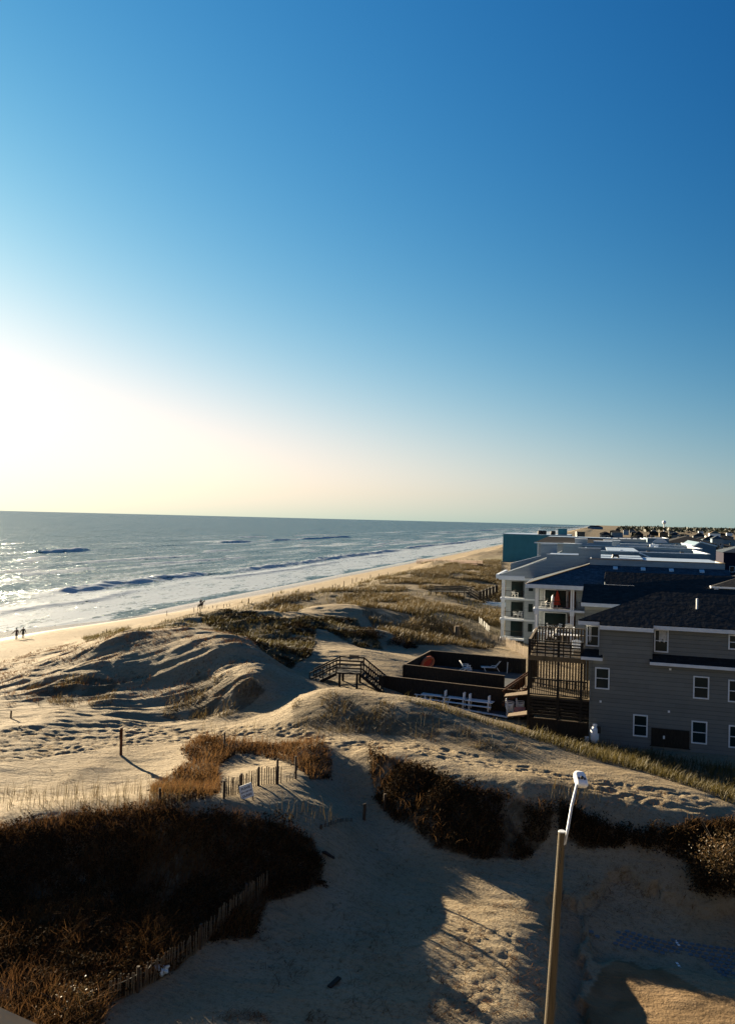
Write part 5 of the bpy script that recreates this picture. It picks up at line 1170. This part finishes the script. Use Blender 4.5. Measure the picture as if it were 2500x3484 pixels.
# ------------------------------------------------------------------ balcony furniture of the condos
def on_floor(t, s, z): return tuple(W(t, s, z))
words6 = ('left', 'middle', 'right')
base = None
for k, (t, s, f, rz, lb) in enumerate(((-6.5, 103.2, FL[2], -100, 'white chair at the left end of the top balcony with the red cloth'), (-5.8, 102.9, FL[2], 90, 'second white chair on the top balcony beside the red cloth'), (-5.6, 103.9, FL[1], 60, 'dim white chair on the middle balcony of the hipped roof condo'),
        (-4.6, 103.6, FL[1], -60, 'right white chair on the middle balcony of the hipped roof condo'), (-11.3, 115.2, FL[2], 30, 'white chair on the top balcony of the seaward unit'), (-10.6, 115.5, FL[1], -30, 'dark set chair on the middle balcony of the seaward unit'), (-11.2, 115.9, FL[1], 150, 'left chair on the middle balcony of the seaward unit'))):
    c = stack_chair(on_floor(t, s, f), R(rz), lb); c['group'] = 'balcony chairs'
    c.scale = (1.25, 1.25, 1.15)
um = thing('folded_parasol', 'red folded parasol on the top balcony of the hipped roof condo', 'parasol', on_floor(-4.75, 103.0, FL[2]), 0)
MB().lathe([(.04, 2.3), (.16, 1.9), (.34, 1.1), (.42, .5), (.05, .45)], 9).build('canopy', MT['red'], um); MB().tube([(0, 0, 0), (0, 0, 2.4)], .03, 6).build('pole', MT['white'], um)
bd = MB().tube([(0, 0, 0), (.02, 0, .6), (.05, 0, 1.4), (.05, 0, 1.75)], [.14, .2, .2, .05], 8); tag(bd.build('white_board', MT['plastic']), 'white upright board beside the red parasol on the top balcony', 'board').location = on_floor(-5.35, 103.1, FL[2])
lt = MB().box(-1, 1, -.3, .3, .35, .42).box(-.9, -.8, -.25, .25, 0, .35).box(.8, .9, -.25, .25, 0, .35); tag(lt.build('balcony_lounge', MT['plastic']), 'white lounge on the middle balcony of the hipped roof condo', 'lounger').location = on_floor(-4.0, 102.9, FL[1])
# ------------------------------------------------------------------ light pole
YP = 20.0
def atY(u, v, Y): d = rayd(u, v); return Vector((0, 0, CAM_H)) + d * (Y / d.y)
P1 = atY(1910.6, 2831, YP); P0 = atY(1867, 3484, YP); dv = (P0 - P1).normalized(); Pb = P1 + dv * ((P1.z - ground(P0.x, P0.y) + 1.0) / -dv.z)
lp = thing('light_pole', 'leaning timber light pole with white lamp on a thin metal arm', 'light pole', tuple(Pb)); o_ = tuple(Pb)
nP = 14; MB().tube([Pb.lerp(P1, k / nP) for k in range(nP + 1)], [.15 - .058 * k / nP for k in range(nP + 1)], 18).build('pole', MT['pole'], lp, o_, smooth=False)
Ab, At = atY(1920, 2872, 19.95), atY(1962, 2665, 21.0)
MB().tube([Ab, Ab.lerp(At, .25), Ab.lerp(At, .6) + Vector((-.015, 0, .03)), At], [.030, .036, .036, .034], 12).build('arm', MT['steel'], lp, o_, smooth=True)
MB().tube([Ab + Vector((-.03, 0, .3)), Ab + Vector((-.03, 0, -.02))], .03, 8).build('arm_bracket', MT['steel'], lp, o_)
Lc = atY(1973, 2657, 21.15); lm = bpy.data.objects.new('tmp', None)
hd = MB(); ring = []
for z, w_, d_ in ((-.15, .085, .10), (-.12, .13, .16), (-.03, .17, .25), (.07, .182, .30), (.125, .16, .28), (.145, .10, .2)):
    ring.append([(w_ * math.copysign(abs(math.cos(a)) ** .55, math.cos(a)), d_ * math.copysign(abs(math.sin(a)) ** .55, math.sin(a)), z) for a in np.linspace(0, 2 * math.pi, 24, endpoint=False)])
vs = [p for r_ in ring for p in r_]; fs = [(i * 24 + k, i * 24 + (k + 1) % 24, (i + 1) * 24 + (k + 1) % 24, (i + 1) * 24 + k) for i in range(5) for k in range(24)] + [tuple(reversed(range(24))), tuple(range(120, 144))]
hd.add(vs, fs); head = hd.build('lamp_head', MT['white'], lp, smooth=True); head.location = Lc - Pb; head.rotation_euler = (R(26), R(6), R(4)); head.scale = (.92, .92, .92)
for xs in ((-.125, -.10, -.075), (.06, .085, .11)):
    mk_ = MB()
    for x in xs: mk_.box(x - .009, x + .009, -.10, -.0, .146, .151)
    mk_.box(xs[0], xs[2], -.01, .0, .146, .150).build('marking', MT['letter'], head)
MB().lathe([(.042, 0), (.05, .02), (.05, .05), (.03, .07)], 12, (-.01, -.04, .146)).build('photocell', MT['black'], head)
MB().lathe([(.06, -.2), (.075, -.16), (.06, -.13)], 12, (-.06, -.08, 0)).build('arm_collar', MT['black'], head)
for k, v in enumerate((2890, 2912, 2932)):
    c_ = atY(1911 - .067 * (v - 2831) , v, YP - .105); MB().box(-.012, .012, -.004, .004, -.04, .035).build('number_tag', MT['black'], lp).location = c_ - Pb
MB().lathe([(.085, 0), (.095, .01), (.09, .03)], 14).build('cap', MT['steel'], lp).location = P1 - Pb
# ------------------------------------------------------------------ foreground bits
pa, pb_ = atY(-160, 3442, 2.6), atY(420, 3706, 2.6)
hb_, ofh = bthing('hotel_building', 'pale wooden balcony rail at the bottom left, with an unseen block added for shade', 'building', 8, -3.0, 4.0)
MB().box(-16, 34, -24, -3.2, 4, 40).build('wall', MT['hotel'], hb_, ofh)  # plain unseen block behind the camera, added to shape shade and window reflections
MB().box(-4, 4, -3.2, 1.9, 20.15, 20.35).build('balcony_floor', MT['wood'], hb_, ofh)
Th, Sh = TS(pa.x, pa.y); qa = (Th, Sh, pa.z); Th, Sh = TS(pb_.x, pb_.y); qb = (Th, Sh, pb_.z)
hr = MB().bar(qa, qb, .14, .05).build('handrail', MT['rail'], hb_, ofh)
for f in (.1, .5, .9): q = Vector(qa).lerp(Vector(qb), f); MB().box(q.x - .045, q.x + .045, q.y - .045, q.y + .045, q.z - .75, q.z - .03).build('baluster', MT['deck'], hr, ofh)
p = hp_(553, 3325); bg_ = bmesh.new(); bmesh.ops.create_icosphere(bg_, subdivisions=3, radius=.2)
for v_ in bg_.verts:
    n_ = float(vnoise(v_.co.x * 9 + 3, v_.co.y * 9 + v_.co.z * 7, 77)); v_.co *= 1 + .45 * n_; v_.co.z *= .8; v_.co.x *= 1 + 1.2 * max(0, v_.co.z * 3)
me = bpy.data.meshes.new('plastic_bag'); bg_.to_mesh(me); bg_.free(); me.materials.append(MT['bag']); o = bpy.data.objects.new('plastic_bag', me); col.objects.link(o); o.location = p + Vector((0, 0, .18)); tag(o, 'crumpled pale blue plastic bag caught on the slat fence', 'bag')
p = hp_(1137, 3350); pk = MB().bar((-.18, -.22, .02), (.18, .25, .10), .17, .07); tag(pk.build('driftwood_board', MT['dwood']), 'short dark board lying on shaded valley sand', 'board').location = p
p = hp_(1105, 2915); pk = MB().tube([(-.4, .3, 0), (0, .1, .12), (.45, -.25, .02)], [.05, .09, .06], 7); tag(pk.build('driftwood_log', MT['dwood']), 'black driftwood log at the right foot of the near dune', 'log').location = p
p = hp_(1345, 2845); 
# paving blocks half buried in sand at the lower right
pv = poly_ts(' '.join('%f,%f' % ((1700 + x / 2.034) / D, (2900 + y / 2.034) / D) for x, y in ((610, 525), (700, 590), (800, 530), (950, 560), (1110, 620), (1250, 615), (1400, 650), (1640, 655), (1640, 890), (1540, 860), (1440, 800), (1400, 740), (1270, 700), (1130, 705), (900, 668), (720, 620), (620, 560))))
lo, hi = np.array(pv).min(0), np.array(pv).max(0); m = MB(); r_i = 0
for s in np.arange(lo[1], hi[1], .235):
    r_i += 1
    for t in np.arange(lo[0] + (r_i % 2) * .13, hi[0], .26):
        if in_poly(np.array([t]), np.array([s]), pv)[0] and float(fbm(np.array([t / .9]), np.array([s / .9]), 601, 2)[0]) > -.33:
            z = float(hgt(t, s)) + .012; c = W(t, s, 0)
            m.add([(c.x + .115 * math.cos(a), c.y + .105 * math.sin(a), z + zz) for zz in (-.06, .02) for a in (0, 1.05, 2.1, 3.14, 4.19, 5.24)], [(6, 7, 8, 9, 10, 11)] + [(k, (k + 1) % 6, 6 + (k + 1) % 6, 6 + k) for k in range(6)])
o = m.build('paving', MT['paver']); o['kind'] = 'structure'
for x, y in ((1222, 640), (1235, 795)):
    p = hp_(1700 + x / 2.034, 2900 + y / 2.034); q = MB()
    for k in range(3): q.box(-.05, .05, -.26 + k * .18, -.14 + k * .18, .035, .042)
    q = q.build('painted_mark', MT['white']); q.location = p; tag(q, 'white painted mark on the blue grey paving, %s one' % ('upper' if y < 700 else 'lower'), 'marking')
# ------------------------------------------------------------------ people and the horse
def skin_body(name, joints, edges, m, parent, sub=2):
    me = bpy.data.meshes.new('tmp'); me.from_pydata([j[:3] for j in joints], edges, []); o = bpy.data.objects.new('tmp', me); col.objects.link(o)
    sk = o.modifiers.new('s', 'SKIN'); sk.use_smooth_shade = True
    for v, j in zip(me.skin_vertices[0].data, joints): v.radius = (j[3], j[3]) if len(j) == 4 else (j[3], j[4]); v.use_root = False
    me.skin_vertices[0].data[0].use_root = True
    sb_ = o.modifiers.new('b', 'SUBSURF'); sb_.levels = sub
    dg = bpy.context.evaluated_depsgraph_get(); nm = bpy.data.meshes.new_from_object(o.evaluated_get(dg)); bpy.data.objects.remove(o)
    nm.name = name; nm.materials.clear(); nm.materials.append(m); r_ = bpy.data.objects.new(name, nm); col.objects.link(r_); r_.parent = parent; return r_
def person(loc, rz, label, jacket, legm, lh, rh, la=.18, ra=.18, riding=False, scale=1.0):
    o = thing('person', label, 'person', loc, rz, None); o.scale = (scale,) * 3
    hz = .93
    fl_, fr_ = (lh, rh)
    if not riding: leg = [((-.09, 0, hz - .05), (-.10, fl_ * .45, .50), (-.10, fl_, .09), (-.10, fl_ + .14, .03)), ((.09, 0, hz - .05), (.10, fr_ * .45, .50), (.10, fr_, .09), (.10, fr_ + .14, .03))]
    else: leg = [((-.12, 0, hz), (-.30, .32, .72), (-.32, .20, .32), (-.32, .36, .27)), ((.12, 0, hz), (.30, .32, .72), (.32, .20, .32), (.32, .36, .27))]
    arm = [[(s_ * .19, 0, 1.42), (s_ * (.26 + a * .3), .03, 1.14), (s_ * (.25 + a), .14, .93), (s_ * (.25 + a * 1.15), .18, .83)] for s_, a in ((-1, la), (1, ra))]
    J = [(0, 0, hz, .13, .1), (0, 0, 1.16, .13, .1), (0, .0, 1.38, .15, .1), (0, .0, 1.48, .055), (0, .02, 1.58, .07), (0, .03, 1.68, .082)]; E = [(0, 1), (1, 2), (2, 3), (3, 4), (4, 5)]
    for L_ in leg:
        n = len(J); J += [(*L_[0], .085), (*L_[1], .06), (*L_[2], .042), (*L_[3], .035)]; E += [(0, n), (n, n + 1), (n + 1, n + 2), (n + 2, n + 3)]
    hands = []
    for L_ in arm:
        n = len(J); J += [(*L_[0], .055), (*L_[1], .045), (*L_[2], .03), (*L_[3], .028)]; E += [(2, n), (n, n + 1), (n + 1, n + 2), (n + 2, n + 3)]; hands.append((n + 3, L_[3], L_[2]))
    for n, h, w_ in hands:                       # fingers and thumb
        h, w_ = Vector(h), Vector(w_); d = (h - w_).normalized(); sd_ = d.cross(Vector((0, 0, 1))).normalized()
        for k in range(4):
            b = h + sd_ * (.02 * (k - 1.5)); J.append((*(b + d * .03), .010)); J.append((*(b + d * (.085 - .008 * abs(k - 1.5)) + Vector((0, .015, 0))), .008)); E += [(n, len(J) - 2), (len(J) - 2, len(J) - 1)]
        J.append((*(h + sd_ * .04 + d * .02), .009)); E.append((n, len(J) - 1))
    skin_body('body', J, E, MT['skin'], o)
    J2 = [(0, 0, hz - .06, .165, .125), (0, 0, 1.16, .16, .125), (0, 0, 1.38, .185, .13), (0, 0, 1.47, .085)]; E2 = [(0, 1), (1, 2), (2, 3)]
    for L_ in arm:
        n = len(J2); J2 += [(*L_[0], .08), (*L_[1], .07), (*L_[2], .05)]; E2 += [(2, n), (n, n + 1), (n + 1, n + 2)]
    skin_body('jacket', J2, E2, jacket, o)
    J3 = [(0, 0, hz, .15, .12)]; E3 = []
    for L_ in leg:
        n = len(J3); J3 += [(*L_[0], .105), (*L_[1], .08), (*L_[2], .06)]; E3 += [(0, n), (n, n + 1), (n + 1, n + 2)]
    skin_body('trousers', J3, E3, legm, o)
    hb = bmesh.new(); bmesh.ops.create_uvsphere(hb, u_segments=14, v_segments=10, radius=.112)
    for v_ in hb.verts: v_.co = Vector((v_.co.x * .88, v_.co.y * .98 - .012, v_.co.z * .95 + .015))
    bmesh.ops.delete(hb, geom=[v_ for v_ in hb.verts if v_.co.y > .045 and v_.co.z < .05], context='VERTS')
    me = bpy.data.meshes.new('hair'); hb.to_mesh(me); hb.free(); me.materials.append(MT['hair']); h_ = bpy.data.objects.new('hair', me); col.objects.link(h_); h_.parent = o; h_.location = (0, .02, 1.665)
    fc = MB().add([(0, .105, 1.67), (-.018, .10, 1.635), (.018, .10, 1.635), (0, .13, 1.638)], [(0, 1, 3), (0, 3, 2), (1, 2, 3), (0, 2, 1)])
    fc.build('nose', MT['skin'], o); ey = MB(); [ey.lathe([(.004, 0), (.012, .004), (.004, .008)], 8, (x, .105, 1.68)) for x in (-.033, .033)]; ey.box(-.025, .025, .098, .105, 1.598, 1.606); ey.build('eyes_and_mouth', MT['hair'], o)
    for x in (-1, 1): MB().lathe([(.008, -.025), (.02, 0), (.012, .03)], 8, (x * .092, .02, 1.66)).build('ear', MT['skin'], o)
    return o
p = hp_(57, 2177); person(tuple(p), R(35), 'left walker at the water edge in a plum jacket, arm held out', MT['plum'], MT['navy'], -.16, .12, .42, .05)
p = hp_(79.5, 2173.5); person(tuple(p), R(20), 'right walker at the water edge in a black hooded jacket', MT['coal'], MT['coal'], -.05, .06, .2, .12)
p = on_z(683, 2081, 1.5); pg = Vector((p.x, p.y, ground(p.x, p.y)))
ho = thing('horse', 'dark horse carrying a rider along the beach behind the posts', 'horse', tuple(pg), R(-24))
HJ = [(0, -.45, 1.16, .27, .27), (0, -.1, 1.12, .28, .29), (0, .35, 1.16, .26, .30), (0, .62, 1.32, .19, .22), (0, .92, 1.62, .12, .15), (0, 1.12, 1.84, .10, .12), (0, 1.28, 1.74, .085, .10), (0, 1.50, 1.52, .06, .07), (0, 1.58, 1.46, .05)]
HE = [(i, i + 1) for i in range(8)]
for x, f in ((-.15, .12), (.15, -.08)):
    n = len(HJ); HJ += [(x, .42, .92, .13), (x, .46 + f * .4, .55, .068), (x, .46 + f, .14, .042), (x, .50 + f, .02, .06)]; HE += [(2, n), (n, n + 1), (n + 1, n + 2), (n + 2, n + 3)]
for x, f in ((-.15, -.14), (.15, .12)):
    n = len(HJ); HJ += [(x, -.52, .95, .17), (x, -.36 + f * .3, .70, .10), (x, -.66 + f * .6, .48, .06), (x, -.58 + f, .14, .042), (x, -.54 + f, .02, .06)]; HE += [(0, n), (n, n + 1), (n + 1, n + 2), (n + 2, n + 3), (n + 3, n + 4)]
for x in (-.05, .05): HJ.append((x, 1.10, 2.02, .02)); HE.append((5, len(HJ) - 1))
skin_body('body', HJ, HE, MT['horse'], ho)
MB().tube([(0, -.72, 1.30), (0, -.95, 1.15), (.02, -1.02, .8), (.03, -1.0, .45)], [.05, .09, .10, .03], 8).build('tail', MT['hair'], ho, smooth=True)
MB().slab([(0, .55, 1.55), (0, 1.05, 1.98), (0, 1.12, 1.94), (0, 1.0, 1.62), (0, .72, 1.38)], .06, (1, 0, 0)).build('mane', MT['hair'], ho)
MB().box(-.30, .30, -.32, .25, 1.37, 1.44).build('saddle_cloth', MT['curtain'], ho)
rd = person(tuple(pg + Vector((0, 0, .53))), R(-24), 'rider in a black jacket sitting on the dark horse', MT['coal'], MT['coal'], 0, 0, .10, .10, riding=True)
